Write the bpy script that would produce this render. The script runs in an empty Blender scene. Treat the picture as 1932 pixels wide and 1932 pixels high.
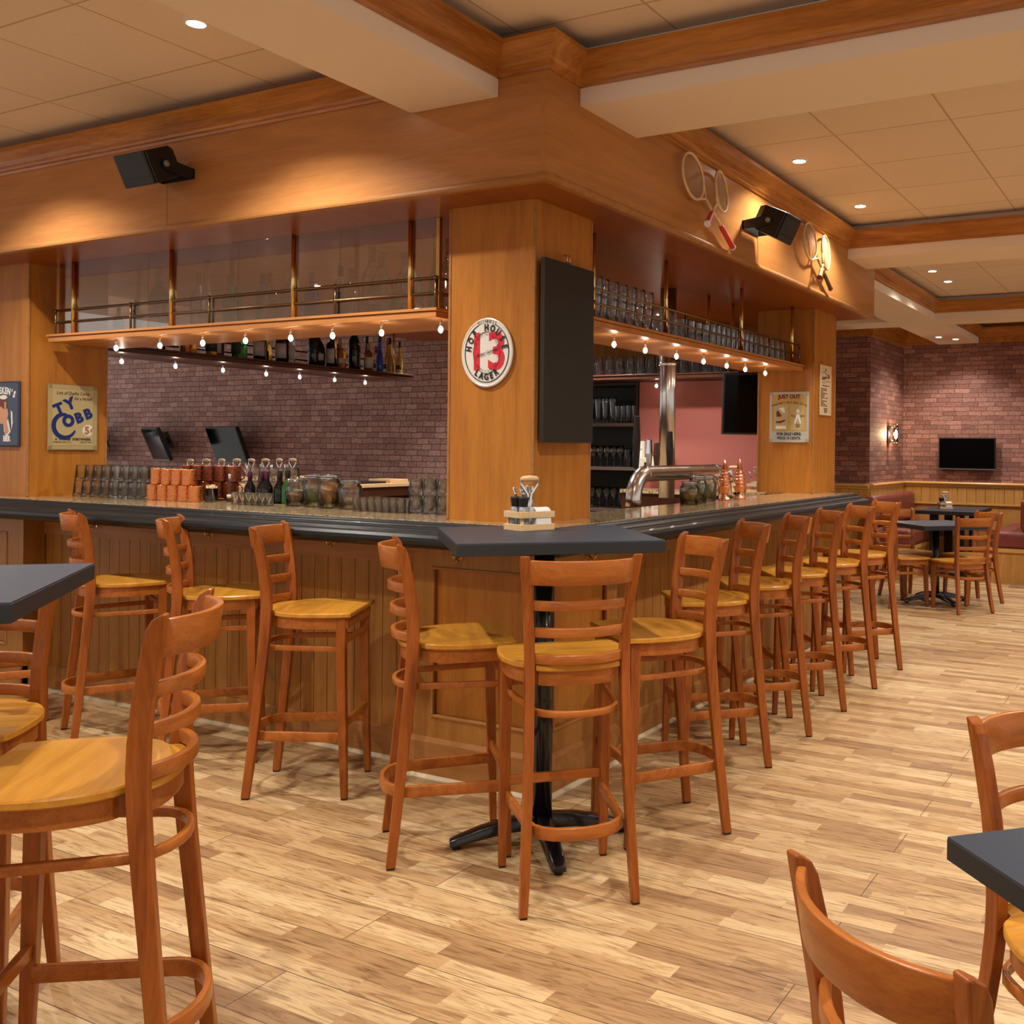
import bpy, math, random
from mathutils import Vector, Matrix
random.seed(7)
PI = math.pi
R = math.radians
sc = bpy.context.scene
COL = sc.collection

# ------------------------------------------------------------------ camera, world, exposure
CAM = Vector((-3.212, -2.188, 1.45))
yaw, pitch, roll, FPX, PPX, PPY = R(27.533), R(-.21), R(.621), 1905.8, 1251.6, 852.9
fw = Vector((math.cos(yaw)*math.cos(pitch), math.sin(yaw)*math.cos(pitch), math.sin(pitch)))
r0 = Vector((math.sin(yaw), -math.cos(yaw), 0)); u0 = r0.cross(fw)
rt = r0*math.cos(roll) + u0*math.sin(roll); up = -r0*math.sin(roll) + u0*math.cos(roll)
cam = bpy.data.cameras.new('camera'); camo = bpy.data.objects.new('camera', cam); COL.objects.link(camo)
camo.matrix_world = Matrix(((rt.x, up.x, -fw.x, CAM.x), (rt.y, up.y, -fw.y, CAM.y), (rt.z, up.z, -fw.z, CAM.z), (0, 0, 0, 1)))
cam.sensor_width = 36; cam.sensor_fit = 'HORIZONTAL'; cam.lens = 36*FPX/1932
cam.shift_x = -(PPX-966)/1932; cam.shift_y = (PPY-966)/1932
cam.clip_start = .05
sc.camera = camo
w = bpy.data.worlds.new('world'); sc.world = w; w.use_nodes = True
w.node_tree.nodes['Background'].inputs[0].default_value = (1, .95, .90, 1)
w.node_tree.nodes['Background'].inputs[1].default_value = .62
sc.view_settings.view_transform = 'Standard'; sc.view_settings.look = 'None'
sc.view_settings.exposure = 0.42; sc.view_settings.gamma = 1; sc.view_settings.use_curve_mapping = False
sc.cycles.use_denoising = True
sc.cycles.max_bounces = 14; sc.cycles.transmission_bounces = 12; sc.cycles.transparent_max_bounces = 48
sc.cycles.diffuse_bounces = 4; sc.cycles.glossy_bounces = 4
sc.cycles.caustics_reflective = False; sc.cycles.caustics_refractive = False
sc.cycles.sample_clamp_indirect = 4
DL_POWER = 120      # watts of one ceiling downlight
BULB_POWER = .06    # watts of one small shelf bulb

# ------------------------------------------------------------------ materials
def new_mat(name):
    m = bpy.data.materials.new(name); m.use_nodes = True
    nt = m.node_tree
    return m, nt, nt.nodes['Principled BSDF']
def plain(name, col, rough=.5, metal=0, spec=.5, trans=0, ior=1.45, coat=0, emit=None, es=1):
    m, nt, b = new_mat(name)
    b.inputs['Base Color'].default_value = (*col, 1); b.inputs['Roughness'].default_value = rough
    b.inputs['Metallic'].default_value = metal; b.inputs['Specular IOR Level'].default_value = spec
    b.inputs['Transmission Weight'].default_value = trans; b.inputs['IOR'].default_value = ior
    b.inputs['Coat Weight'].default_value = coat
    if emit: b.inputs['Emission Color'].default_value = (*emit, 1); b.inputs['Emission Strength'].default_value = es
    return m
def N(nt, t, **k):
    n = nt.nodes.new(t)
    for a, v in k.items():
        if a.startswith('i_'):
            n.inputs[int(a[2:]) if a[2:].isdigit() else a[2:].replace('_', ' ')].default_value = v
        else: setattr(n, a, v)
    return n
def ramp(nt, stops, src):
    r = nt.nodes.new('ShaderNodeValToRGB'); e = r.color_ramp.elements
    e[0].position = stops[0][0]; e[0].color = (*stops[0][1], 1)
    e[1].position = stops[-1][0]; e[1].color = (*stops[-1][1], 1)
    for p, c in stops[1:-1]:
        x = e.new(p); x.color = (*c, 1)
    nt.links.new(src, r.inputs[0]); return r
def wood(name, c1, c2, along='z', rough=.38, coat=.0, scale=1., bump=.05, seed=0, contrast=1):
    m, nt, b = new_mat(name); L = nt.links.new
    tc = N(nt, 'ShaderNodeTexCoord'); mp = N(nt, 'ShaderNodeMapping')
    s = {'x': (1.2, 14, 14), 'y': (14, 1.2, 14), 'z': (14, 14, 1.2)}[along]
    mp.inputs['Scale'].default_value = [v*scale for v in s]; mp.inputs['Location'].default_value = (seed*3.1, seed*1.7, seed*.9)
    L(tc.outputs['Object'], mp.inputs[0])
    n1 = N(nt, 'ShaderNodeTexNoise'); n1.inputs['Scale'].default_value = 1.0; n1.inputs['Detail'].default_value = 5; n1.inputs['Distortion'].default_value = 1.2
    n2 = N(nt, 'ShaderNodeTexNoise'); n2.inputs['Scale'].default_value = 9; n2.inputs['Detail'].default_value = 3
    L(mp.outputs[0], n1.inputs[0]); L(mp.outputs[0], n2.inputs[0])
    mx = N(nt, 'ShaderNodeMath', operation='MULTIPLY_ADD'); mx.inputs[1].default_value = .35
    L(n2.outputs[0], mx.inputs[0]); 
    mm = N(nt, 'ShaderNodeMath', operation='MULTIPLY'); mm.inputs[1].default_value = .75; L(n1.outputs[0], mm.inputs[0]); L(mm.outputs[0], mx.inputs[2])
    lo, hi = .5-.18/contrast, .5+.18/contrast
    rp = ramp(nt, [(lo, c1), (hi, c2)], mx.outputs[0]); L(rp.outputs[0], b.inputs['Base Color'])
    b.inputs['Roughness'].default_value = rough; b.inputs['Coat Weight'].default_value = coat*.5; b.inputs['Coat Roughness'].default_value = .22; b.inputs['Specular IOR Level'].default_value = .22
    bp = N(nt, 'ShaderNodeBump'); bp.inputs['Strength'].default_value = bump; bp.inputs['Distance'].default_value = .01
    L(n2.outputs[0], bp.inputs['Height']); L(bp.outputs[0], b.inputs['Normal'])
    return m
def floor_mat():
    m, nt, b = new_mat('oak_parquet'); L = nt.links.new
    tc = N(nt, 'ShaderNodeTexCoord'); mp = N(nt, 'ShaderNodeMapping'); mp.inputs['Rotation'].default_value = (0, 0, R(90))
    L(tc.outputs['Object'], mp.inputs[0])
    br = N(nt, 'ShaderNodeTexBrick', offset=.37, offset_frequency=2, squash=.75, squash_frequency=3)
    for k, v in dict(Scale=1.0, ).items(): br.inputs[k].default_value = v
    br.inputs['Color1'].default_value = (0, 0, 0, 1); br.inputs['Color2'].default_value = (1, 1, 1, 1); br.inputs['Mortar'].default_value = (.3, .3, .3, 1)
    br.inputs['Mortar Size'].default_value = .0006; br.inputs['Mortar Smooth'].default_value = 0; br.inputs['Brick Width'].default_value = .47; br.inputs['Row Height'].default_value = .068
    L(mp.outputs[0], br.inputs[0])
    b2 = N(nt, 'ShaderNodeTexBrick', offset=.43, offset_frequency=2)
    b2.inputs['Scale'].default_value = 1; b2.inputs['Mortar Size'].default_value = .0016; b2.inputs['Brick Width'].default_value = 2.2; b2.inputs['Row Height'].default_value = .204
    b2.inputs['Mortar Smooth'].default_value = .1
    L(mp.outputs[0], b2.inputs[0])
    off = N(nt, 'ShaderNodeVectorMath', operation='SCALE'); off.inputs['Scale'].default_value = 13.; L(br.outputs['Color'], off.inputs[0])
    ad = N(nt, 'ShaderNodeVectorMath', operation='ADD'); L(mp.outputs[0], ad.inputs[0]); L(off.outputs[0], ad.inputs[1])
    sc_ = N(nt, 'ShaderNodeMapping'); sc_.inputs['Scale'].default_value = (2.2, 20, 1); L(ad.outputs[0], sc_.inputs[0])
    n1 = N(nt, 'ShaderNodeTexNoise'); n1.inputs['Scale'].default_value = 1.6; n1.inputs['Detail'].default_value = 7; n1.inputs['Roughness'].default_value = .62; n1.inputs['Distortion'].default_value = 2.2
    L(sc_.outputs[0], n1.inputs[0])
    s3 = N(nt, 'ShaderNodeMapping'); s3.inputs['Scale'].default_value = (6, 90, 1); L(ad.outputs[0], s3.inputs[0])
    n3 = N(nt, 'ShaderNodeTexNoise'); n3.inputs['Scale'].default_value = 1.5; n3.inputs['Detail'].default_value = 4; L(s3.outputs[0], n3.inputs[0])
    base = ramp(nt, [(0, (.30, .17, .078)), (.35, (.44, .27, .125)), (.7, (.52, .35, .175)), (1, (.60, .43, .235))], br.outputs['Color'])
    g = ramp(nt, [(.30, (.30, .22, .16)), (.41, (.70, .62, .54)), (.52, (1, 1, 1)), (.75, (1.0, 1.0, 1.0))], n1.outputs[0])
    g3 = ramp(nt, [(.28, (.45, .38, .32)), (.42, (1, 1, 1)), (1, (1.05, 1.04, 1.0))], n3.outputs[0])
    m1 = N(nt, 'ShaderNodeMix', data_type='RGBA', blend_type='MULTIPLY'); m1.inputs[0].default_value = .85; L(base.outputs[0], m1.inputs[6]); L(g.outputs[0], m1.inputs[7])
    m2 = N(nt, 'ShaderNodeMix', data_type='RGBA', blend_type='MULTIPLY'); m2.inputs[0].default_value = .8; L(m1.outputs[2], m2.inputs[6]); L(g3.outputs[0], m2.inputs[7])
    m3 = N(nt, 'ShaderNodeMix', data_type='RGBA', blend_type='MIX'); L(b2.outputs['Fac'], m3.inputs[0]); L(m2.outputs[2], m3.inputs[6]); m3.inputs[7].default_value = (.09, .05, .025, 1)
    L(m3.outputs[2], b.inputs['Base Color'])
    b.inputs['Roughness'].default_value = .42; b.inputs['Specular IOR Level'].default_value = .4
    return m
def brick_mat(name, tint, horiz):
    m, nt, b = new_mat(name); L = nt.links.new
    tc = N(nt, 'ShaderNodeTexCoord'); sp = N(nt, 'ShaderNodeSeparateXYZ'); cb = N(nt, 'ShaderNodeCombineXYZ')
    L(tc.outputs['Object'], sp.inputs[0]); L(sp.outputs[0 if horiz == 'x' else 1], cb.inputs[0]); L(sp.outputs[2], cb.inputs[1])
    wn = N(nt, 'ShaderNodeTexNoise'); wn.inputs['Scale'].default_value = 9; wn.inputs['Detail'].default_value = 3; L(cb.outputs[0], wn.inputs[0])
    ws = N(nt, 'ShaderNodeVectorMath', operation='SCALE'); ws.inputs['Scale'].default_value = .018; L(wn.outputs['Color'], ws.inputs[0])
    wa = N(nt, 'ShaderNodeVectorMath', operation='ADD'); L(cb.outputs[0], wa.inputs[0]); L(ws.outputs[0], wa.inputs[1])
    br = N(nt, 'ShaderNodeTexBrick', offset=.5, offset_frequency=2, squash=.8, squash_frequency=3)
    br.inputs['Scale'].default_value = 1; br.inputs['Color1'].default_value = (0, 0, 0, 1); br.inputs['Color2'].default_value = (1, 1, 1, 1); br.inputs['Mortar'].default_value = (.5, .5, .5, 1)
    br.inputs['Mortar Size'].default_value = .0038; br.inputs['Mortar Smooth'].default_value = .5; br.inputs['Brick Width'].default_value = tint[2]; br.inputs['Row Height'].default_value = tint[3]
    L(wa.outputs[0], br.inputs[0])
    c1, c2 = tint[0], tint[1]
    base = ramp(nt, [(0, c1), (.6, tuple((a+b_)/2 for a, b_ in zip(c1, c2))), (1, c2)], br.outputs['Color'])
    n1 = N(nt, 'ShaderNodeTexNoise'); n1.inputs['Scale'].default_value = 38; n1.inputs['Detail'].default_value = 6; n1.inputs['Roughness'].default_value = .7; L(cb.outputs[0], n1.inputs[0])
    g = ramp(nt, [(.32, (.55, .5, .5)), (.5, (.95, .95, .95)), (.68, (1.45, 1.35, 1.3))], n1.outputs[0])
    m1 = N(nt, 'ShaderNodeMix', data_type='RGBA', blend_type='MULTIPLY'); m1.inputs[0].default_value = .9; L(base.outputs[0], m1.inputs[6]); L(g.outputs[0], m1.inputs[7])
    m3 = N(nt, 'ShaderNodeMix', data_type='RGBA', blend_type='MIX'); L(br.outputs['Fac'], m3.inputs[0]); L(m1.outputs[2], m3.inputs[6]); m3.inputs[7].default_value = (.035, .02, .018, 1)
    L(m3.outputs[2], b.inputs['Base Color']); b.inputs['Roughness'].default_value = .7
    bp = N(nt, 'ShaderNodeBump', invert=True); bp.inputs['Strength'].default_value = .35; bp.inputs['Distance'].default_value = .004
    L(br.outputs['Fac'], bp.inputs['Height']); L(bp.outputs[0], b.inputs['Normal'])
    return m
def tile_mat(name, ox, oy, sx, sy):
    m, nt, b = new_mat(name); L = nt.links.new
    tc = N(nt, 'ShaderNodeTexCoord'); mp = N(nt, 'ShaderNodeMapping'); mp.inputs['Location'].default_value = (-ox, -oy, 0)
    L(tc.outputs['Object'], mp.inputs[0])
    br = N(nt, 'ShaderNodeTexBrick', offset=0, squash=1)
    br.inputs['Scale'].default_value = 1; br.inputs['Color1'].default_value = (.74, .62, .50, 1); br.inputs['Color2'].default_value = (.77, .65, .53, 1); br.inputs['Mortar'].default_value = (.52, .39, .26, 1)
    br.inputs['Mortar Size'].default_value = .005; br.inputs['Mortar Smooth'].default_value = .1; br.inputs['Brick Width'].default_value = sx; br.inputs['Row Height'].default_value = sy
    L(mp.outputs[0], br.inputs[0])
    n1 = N(nt, 'ShaderNodeTexNoise'); n1.inputs['Scale'].default_value = 140; L(tc.outputs['Object'], n1.inputs[0])
    g = ramp(nt, [(.3, (.96, .96, .96)), (.7, (1.03, 1.03, 1.03))], n1.outputs[0])
    m1 = N(nt, 'ShaderNodeMix', data_type='RGBA', blend_type='MULTIPLY'); m1.inputs[0].default_value = 1; L(br.outputs[0], m1.inputs[6]); L(g.outputs[0], m1.inputs[7])
    L(m1.outputs[2], b.inputs['Base Color']); b.inputs['Roughness'].default_value = .85; b.inputs['Specular IOR Level'].default_value = .1
    bp = N(nt, 'ShaderNodeBump', invert=True); bp.inputs['Strength'].default_value = .5; bp.inputs['Distance'].default_value = .004
    L(br.outputs['Fac'], bp.inputs['Height']); L(bp.outputs[0], b.inputs['Normal'])
    return m
def granite_mat():
    m, nt, b = new_mat('polished_granite'); L = nt.links.new
    tc = N(nt, 'ShaderNodeTexCoord')
    n1 = N(nt, 'ShaderNodeTexNoise'); n1.inputs['Scale'].default_value = 55; n1.inputs['Detail'].default_value = 6; n1.inputs['Roughness'].default_value = .75; L(tc.outputs['Object'], n1.inputs[0])
    rp = ramp(nt, [(.36, (.05, .03, .015)), (.45, (.30, .19, .09)), (.53, (.52, .38, .20)), (.66, (.70, .58, .38))], n1.outputs[0])
    L(rp.outputs[0], b.inputs['Base Color']); b.inputs['Roughness'].default_value = .12; b.inputs['Coat Weight'].default_value = .4
    return m
def glass_mat(name, col=(.96, .97, .97)):
    """thin walled glass: clear straight through, mirror-like towards the rims, with some true refraction"""
    m = bpy.data.materials.new(name); m.use_nodes = True; nt = m.node_tree; nt.nodes.clear(); L = nt.links.new
    o = N(nt, 'ShaderNodeOutputMaterial'); t = N(nt, 'ShaderNodeBsdfTransparent'); t.inputs[0].default_value = (*col, 1)
    g = N(nt, 'ShaderNodeBsdfGlossy'); g.inputs['Roughness'].default_value = .03; r = N(nt, 'ShaderNodeBsdfGlass'); r.inputs['IOR'].default_value = 1.45; r.inputs['Color'].default_value = (*col, 1)
    lw = N(nt, 'ShaderNodeLayerWeight'); lw.inputs[0].default_value = .26; a = N(nt, 'ShaderNodeMixShader'); b_ = N(nt, 'ShaderNodeMixShader'); b_.inputs[0].default_value = .32
    L(t.outputs[0], b_.inputs[1]); L(r.outputs[0], b_.inputs[2]); L(lw.outputs['Fresnel'], a.inputs[0]); L(b_.outputs[0], a.inputs[1]); L(g.outputs[0], a.inputs[2]); L(a.outputs[0], o.inputs[0])
    return m
def pane_mat():
    m = bpy.data.materials.new('tinted_pane'); m.use_nodes = True; nt = m.node_tree; nt.nodes.clear()
    o = N(nt, 'ShaderNodeOutputMaterial'); g = N(nt, 'ShaderNodeBsdfGlossy'); g.inputs['Roughness'].default_value = 0.0; g.inputs[0].default_value = (.95, .9, .85, 1)
    t = N(nt, 'ShaderNodeBsdfTransparent'); t.inputs[0].default_value = (.84, .74, .70, 1); mx = N(nt, 'ShaderNodeMixShader'); mx.inputs[0].default_value = .26
    nt.links.new(t.outputs[0], mx.inputs[1]); nt.links.new(g.outputs[0], mx.inputs[2]); nt.links.new(mx.outputs[0], o.inputs[0])
    return m
def leather_mat(name, col):
    m, nt, b = new_mat(name); L = nt.links.new
    tc = N(nt, 'ShaderNodeTexCoord'); n1 = N(nt, 'ShaderNodeTexNoise'); n1.inputs['Scale'].default_value = 9; L(tc.outputs['Object'], n1.inputs[0])
    rp = ramp(nt, [(.3, tuple(c*.8 for c in col)), (.7, tuple(c*1.15 for c in col))], n1.outputs[0]); L(rp.outputs[0], b.inputs['Base Color']); b.inputs['Roughness'].default_value = .42
    v = N(nt, 'ShaderNodeTexVoronoi'); v.inputs['Scale'].default_value = 260; L(tc.outputs['Object'], v.inputs[0])
    bp = N(nt, 'ShaderNodeBump'); bp.inputs['Strength'].default_value = .12; L(v.outputs[0], bp.inputs['Height']); L(bp.outputs[0], b.inputs['Normal'])
    return m
def hammered(name, col):
    m, nt, b = new_mat(name); L = nt.links.new
    b.inputs['Base Color'].default_value = (*col, 1); b.inputs['Metallic'].default_value = 1; b.inputs['Roughness'].default_value = .28
    tc = N(nt, 'ShaderNodeTexCoord'); v = N(nt, 'ShaderNodeTexVoronoi'); v.inputs['Scale'].default_value = 150; L(tc.outputs['Object'], v.inputs[0])
    bp = N(nt, 'ShaderNodeBump'); bp.inputs['Strength'].default_value = .7; bp.inputs['Distance'].default_value = .003; L(v.outputs[0], bp.inputs['Height']); L(bp.outputs[0], b.inputs['Normal'])
    return m

OAKa, OAKb = (.30, .115, .028), (.42, .175, .050)
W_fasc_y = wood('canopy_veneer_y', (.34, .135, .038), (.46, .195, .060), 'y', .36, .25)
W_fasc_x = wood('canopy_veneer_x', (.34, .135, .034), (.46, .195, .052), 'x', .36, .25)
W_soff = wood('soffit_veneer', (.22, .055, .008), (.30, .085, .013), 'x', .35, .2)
W_col = wood('column_veneer', (.32, .11, .014), (.46, .175, .024), 'z', .40, .1)
W_bead = wood('beadboard_oak', (.28, .115, .022), (.40, .175, .038), 'z', .42, .1)
W_hx = wood('oak_rail_x', (.28, .115, .03), (.40, .175, .05), 'x', .42, .1)
W_hy = wood('oak_rail_y', (.28, .115, .03), (.40, .175, .05), 'y', .42, .1)
W_crx = wood('crown_wood_x', (.24, .075, .012), (.48, .19, .035), 'x', .26, .5, seed=1)
W_cry = wood('crown_wood_y', (.24, .075, .012), (.48, .19, .035), 'y', .26, .5, seed=2)
W_dark = wood('dark_shelf_wood', (.045, .016, .010), (.085, .03, .016), 'x', .35, .2)
W_shelf = wood('shelf_oak', (.40, .155, .04), (.52, .22, .07), 'y', .4, .1)
W_stool = wood('stained_beech', (.17, .038, .005), (.34, .092, .014), 'z', .32, .3, scale=1.6)
W_stoolh = wood('stained_beech_h', (.26, .068, .010), (.42, .130, .022), 'y', .30, .35, scale=1.6, seed=3)
W_seat_lit = wood('seat_beech_lit', (.43, .17, .018), (.58, .265, .034), 'y', .32, .3, scale=1.3, seed=5)  # same wood as the posts; the paler tone stands in for light from above
W_wain = wood('wainscot_oak', (.42, .20, .05), (.58, .30, .085), 'z', .42, .1)
W_cap = wood('wainscot_cap', (.50, .26, .07), (.66, .37, .12), 'y', .35, .2)
W_light = wood('light_beech', (.62, .40, .20), (.76, .53, .30), 'x', .5, 0, scale=3)
M_floor = floor_mat()
M_brick_y = brick_mat('brick_paper_y', ((.19, .075, .055), (.36, .165, .125), .20, .058), 'y')
M_brick_x = brick_mat('brick_paper_x', ((.19, .075, .055), (.36, .165, .125), .20, .058), 'x')
M_brick_b = brick_mat('brick_paper_bar', ((.28, .15, .13), (.46, .28, .25), .15, .059), 'y')
M_white = plain('painted_beam', (.80, .68, .56), .75, spec=.2)
M_gran = granite_mat()
M_rail = plain('black_rail', (.012, .014, .016), .32, spec=.32, coat=.04)
M_table = plain('slate_laminate', (.036, .047, .066), .42, spec=.25)
M_tedge = plain('slate_edge', (.026, .027, .028), .5, spec=.25)
M_iron = plain('black_iron', (.006, .006, .008), .22, coat=.3)
M_glass = glass_mat('clear_glass')
M_bclear = glass_mat('clear_bottle_glass', (.90, .92, .90))
M_pane = pane_mat()
M_brass = plain('polished_brass', (.80, .52, .20), .18, 1)
M_brassd = plain('aged_brass', (.22, .14, .07), .32, 1)
M_steel = plain('brushed_steel', (.60, .58, .56), .24, 1)
M_chrome = plain('chrome', (.75, .74, .72), .10, 1)
M_copper = plain('bright_copper', (.80, .34, .20), .14, 1)
M_hamc = hammered('hammered_copper', (.78, .30, .12))
M_hamd = hammered('dark_hammered_copper', (.42, .14, .08))
M_black = plain('black_plastic', (.012, .012, .013), .38)
M_spk = plain('speaker_grille', (.018, .017, .015), .55)
M_screen = plain('dark_screen', (.002, .002, .003), .12, spec=.12)
M_board = plain('chalkboard', (.026, .021, .017), .6, spec=.25)
M_pink = plain('pink_paint', (.36, .105, .085), .75)
M_leath = leather_mat('oxblood_leather', (.19, .040, .032))
M_cream = plain('cream_strip', (.62, .50, .33), .6)
M_blackcab = plain('black_cabinet', (.010, .009, .009), .6)
M_cabsh = plain('cabinet_shelf', (.085, .055, .045), .5)
M_bulb = plain('bulb_glow', (1, 1, 1), .3, emit=(1, .90, .74), es=40)
M_down = plain('downlight_glow', (1, 1, 1), .3, emit=(1, .95, .85), es=30)
M_wtrim = plain('white_trim', (.8, .76, .7), .4)
M_paperw = plain('napkin_white', (.82, .80, .76), .8)
M_enam = plain('enamel_white', (.70, .66, .60), .25)
M_ink = plain('ink_black', (.012, .011, .011), .5)
M_red = plain('sign_red', (.62, .02, .035), .35)
M_navy = plain('sign_navy', (.022, .038, .085), .25)
M_tan = plain('sign_tan', (.50, .40, .19), .35)
M_tan2 = plain('sign_tan_dot', (.36, .27, .12), .4)
M_blue = plain('sign_blue', (.006, .022, .15), .4)
M_orange = plain('sign_orange', (.42, .17, .05), .4)
M_skin = plain('sign_skin', (.62, .30, .17), .4)
M_yel = plain('sign_yellow', (.52, .33, .09), .35)
M_silv = plain('sign_silver', (.48, .47, .42), .3)
M_mar = plain('sign_maroon', (.16, .02, .015), .45)
M_parch = plain('parchment', (.68, .53, .33), .7)
M_grey = plain('mill_grey', (.21, .22, .22), .4)
M_rubber = plain('rubber_foot', (.01, .008, .008), .6)
M_string = plain('racket_string', (.50, .36, .20), .5)
M_rwood = wood('racket_ash', (.42, .26, .12), (.62, .42, .22), 'z', .35, .3)
M_grip = plain('racket_red_grip', (.55, .03, .02), .5)
M_grip2 = plain('racket_leather_grip', (.10, .045, .025), .5)
M_plas = plain('cream_plastic', (.60, .56, .46), .5)
LIQ = {k: plain('bottle_'+k, c, .08, 0, .5, t, 1.45) for k, c, t in [
    ('dark', (.008, .006, .006), 0), ('green', (.05, .30, .05), .75), ('amber', (.62, .20, .03), .75), ('blue', (.05, .10, .55), .6),
    ('brown', (.13, .03, .012), .3), ('yellow', (.75, .45, .05), .7), ('teal', (.12, .32, .34), .8), ('pink', (.50, .15, .12), .7), ('clear', (.92, .92, .9), 1)]}
LIQ['clear'] = M_bclear
CAPS = {k: plain('cap_'+k, c, .35) for k, c in [('black', (.01, .01, .01)), ('red', (.4, .04, .02)), ('green', (.03, .2, .08)), ('cork', (.45, .25, .12)), ('purple', (.07, .01, .03)), ('white', (.6, .58, .55)), ('grey', (.25, .25, .25))]}
M_lab = plain('paper_label', (.62, .57, .48), .6)
M_labd = plain('dark_label', (.05, .045, .05), .6)
M_dorange = plain('dried_orange', (.68, .33, .08), .6)
M_dlemon = plain('dried_lemon', (.75, .52, .08), .6)
M_dlime = plain('dried_lime', (.30, .30, .10), .6)
M_dapple = plain('dried_apple', (.60, .40, .20), .65)
M_sugar = plain('brown_sugar', (.60, .44, .20), .9)
M_tooth = plain('toothpick_wood', (.62, .42, .20), .7)

# ------------------------------------------------------------------ mesh helpers
class M:
    def __init__(s): s.v = []; s.f = []; s.sm = []
    def add(s, vs, fs, smooth=False):
        n = len(s.v); s.v += [tuple(p) for p in vs]; s.f += [tuple(i+n for i in f) for f in fs]; s.sm += [smooth]*len(fs); return s
    def box(s, x0, x1, y0, y1, z0, z1):
        return s.add([(x0, y0, z0), (x1, y0, z0), (x1, y1, z0), (x0, y1, z0), (x0, y0, z1), (x1, y0, z1), (x1, y1, z1), (x0, y1, z1)],
                     [(3, 2, 1, 0), (4, 5, 6, 7), (0, 1, 5, 4), (1, 2, 6, 5), (2, 3, 7, 6), (3, 0, 4, 7)])
    def cbox(s, c, d, mat=None):
        n = len(s.v); s.box(-d[0]/2, d[0]/2, -d[1]/2, d[1]/2, -d[2]/2, d[2]/2)
        for i in range(n, len(s.v)):
            p = Vector(s.v[i]); p = (mat @ p) if mat else p; s.v[i] = tuple(p + Vector(c))
        return s
    def prism(s, pts, z0, z1, smooth=False):
        n = len(pts)
        return s.add([(x, y, z0) for x, y in pts]+[(x, y, z1) for x, y in pts], [tuple(range(n-1, -1, -1)), tuple(range(n, 2*n))]+[(i, (i+1) % n, n+(i+1) % n, n+i) for i in range(n)], smooth)
    def loft(s, rings, cap=True, smooth=False, closed=True):
        k = len(rings[0]); vs = [p for r in rings for p in r]; fs = []
        for a in range(len(rings)-1):
            for i in range(k if closed else k-1):
                j = (i+1) % k; fs.append((a*k+i, a*k+j, (a+1)*k+j, (a+1)*k+i))
        if cap: fs += [tuple(range(k-1, -1, -1)), tuple(range((len(rings)-1)*k, len(rings)*k))]
        return s.add(vs, fs, smooth)
    def lathe(s, prof, n=24, c=(0, 0, 0), smooth=True, sx=1, sy=1):
        vs = []; fs = []; k = len(prof)
        for i in range(n):
            a = 2*PI*i/n
            for r, z in prof: vs.append((c[0]+r*math.cos(a)*sx, c[1]+r*math.sin(a)*sy, c[2]+z))
        for i in range(n):
            j = (i+1) % n
            for q in range(k-1):
                fs.append((i*k+q, j*k+q, j*k+q+1, i*k+q+1))
        if prof[0][0] > 1e-6: fs.append(tuple(i*k for i in range(n-1, -1, -1)))
        if prof[-1][0] > 1e-6: fs.append(tuple(i*k+k-1 for i in range(n)))
        return s.add(vs, fs, smooth)
    def tube(s, path, r, n=10, smooth=True, cap=True, flat=None):
        P = [Vector(p) for p in path]; rings = []; T = [(P[min(i+1, len(P)-1)]-P[max(i-1, 0)]).normalized() for i in range(len(P))]
        a = T[0].cross(Vector((0, 0, 1)) if abs(T[0].z) < .9 else Vector((0, 1, 0))).normalized()
        for i, p in enumerate(P):
            a = (a-T[i]*a.dot(T[i])).normalized(); b = T[i].cross(a).normalized(); rr = r[i] if isinstance(r, (list, tuple)) else r
            fx, fy = flat or (1, 1)
            rings.append([p+(a*math.cos(2*PI*k/n)*fx+b*math.sin(2*PI*k/n)*fy)*rr for k in range(n)])
        return s.loft(rings, cap, smooth)
    def strip(s, path, th, z0, z1, lean=0, smooth=False):
        """a band following a plan path, thickness th, from z0 to z1; lean shifts the top in x"""
        n = len(path); L = []; Rr = []
        for i in range(n):
            a = Vector(path[max(i-1, 0)]); b = Vector(path[min(i+1, n-1)]); t = (b-a).normalized(); nn = Vector((-t.y, t.x))*th/2; p = Vector(path[i])
            L.append(p+nn); Rr.append(p-nn)
        rings = []
        for i in range(n):
            rings.append([(L[i].x, L[i].y, z0), (Rr[i].x, Rr[i].y, z0), (Rr[i].x+lean, Rr[i].y, z1), (L[i].x+lean, L[i].y, z1)])
        return s.loft(rings, True, smooth)
    def sweep(s, path, prof, side=1):
        """profile [(d,z)] swept along plan path with mitred corners; d is measured to the path's right (side=1)"""
        n = len(path); rings = []
        for i in range(n):
            p = Vector(path[i]); d1 = (p-Vector(path[i-1])).normalized() if i else None; d2 = (Vector(path[i+1])-p).normalized() if i < n-1 else None
            n1 = Vector((d1.y, -d1.x)) if d1 else None; n2 = Vector((d2.y, -d2.x)) if d2 else None
            if n1 and n2: m = (n1+n2)/(1+n1.dot(n2))
            else: m = n1 or n2
            m = m*side; rings.append([(p.x+m.x*d, p.y+m.y*d, z) for d, z in prof])
        return s.loft(rings, True, False)
    def xf(s, mat):
        s.v = [tuple(mat @ Vector(p)) for p in s.v]; return s
    def mesh(s, name, mat):
        me = bpy.data.meshes.new(name); me.from_pydata(s.v, [], s.f); me.polygons.foreach_set('use_smooth', s.sm)
        if mat: me.materials.append(mat)
        me.update(); import bmesh
        b = bmesh.new(); b.from_mesh(me); bmesh.ops.recalc_face_normals(b, faces=b.faces); b.to_mesh(me); b.free()
        return me
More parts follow.
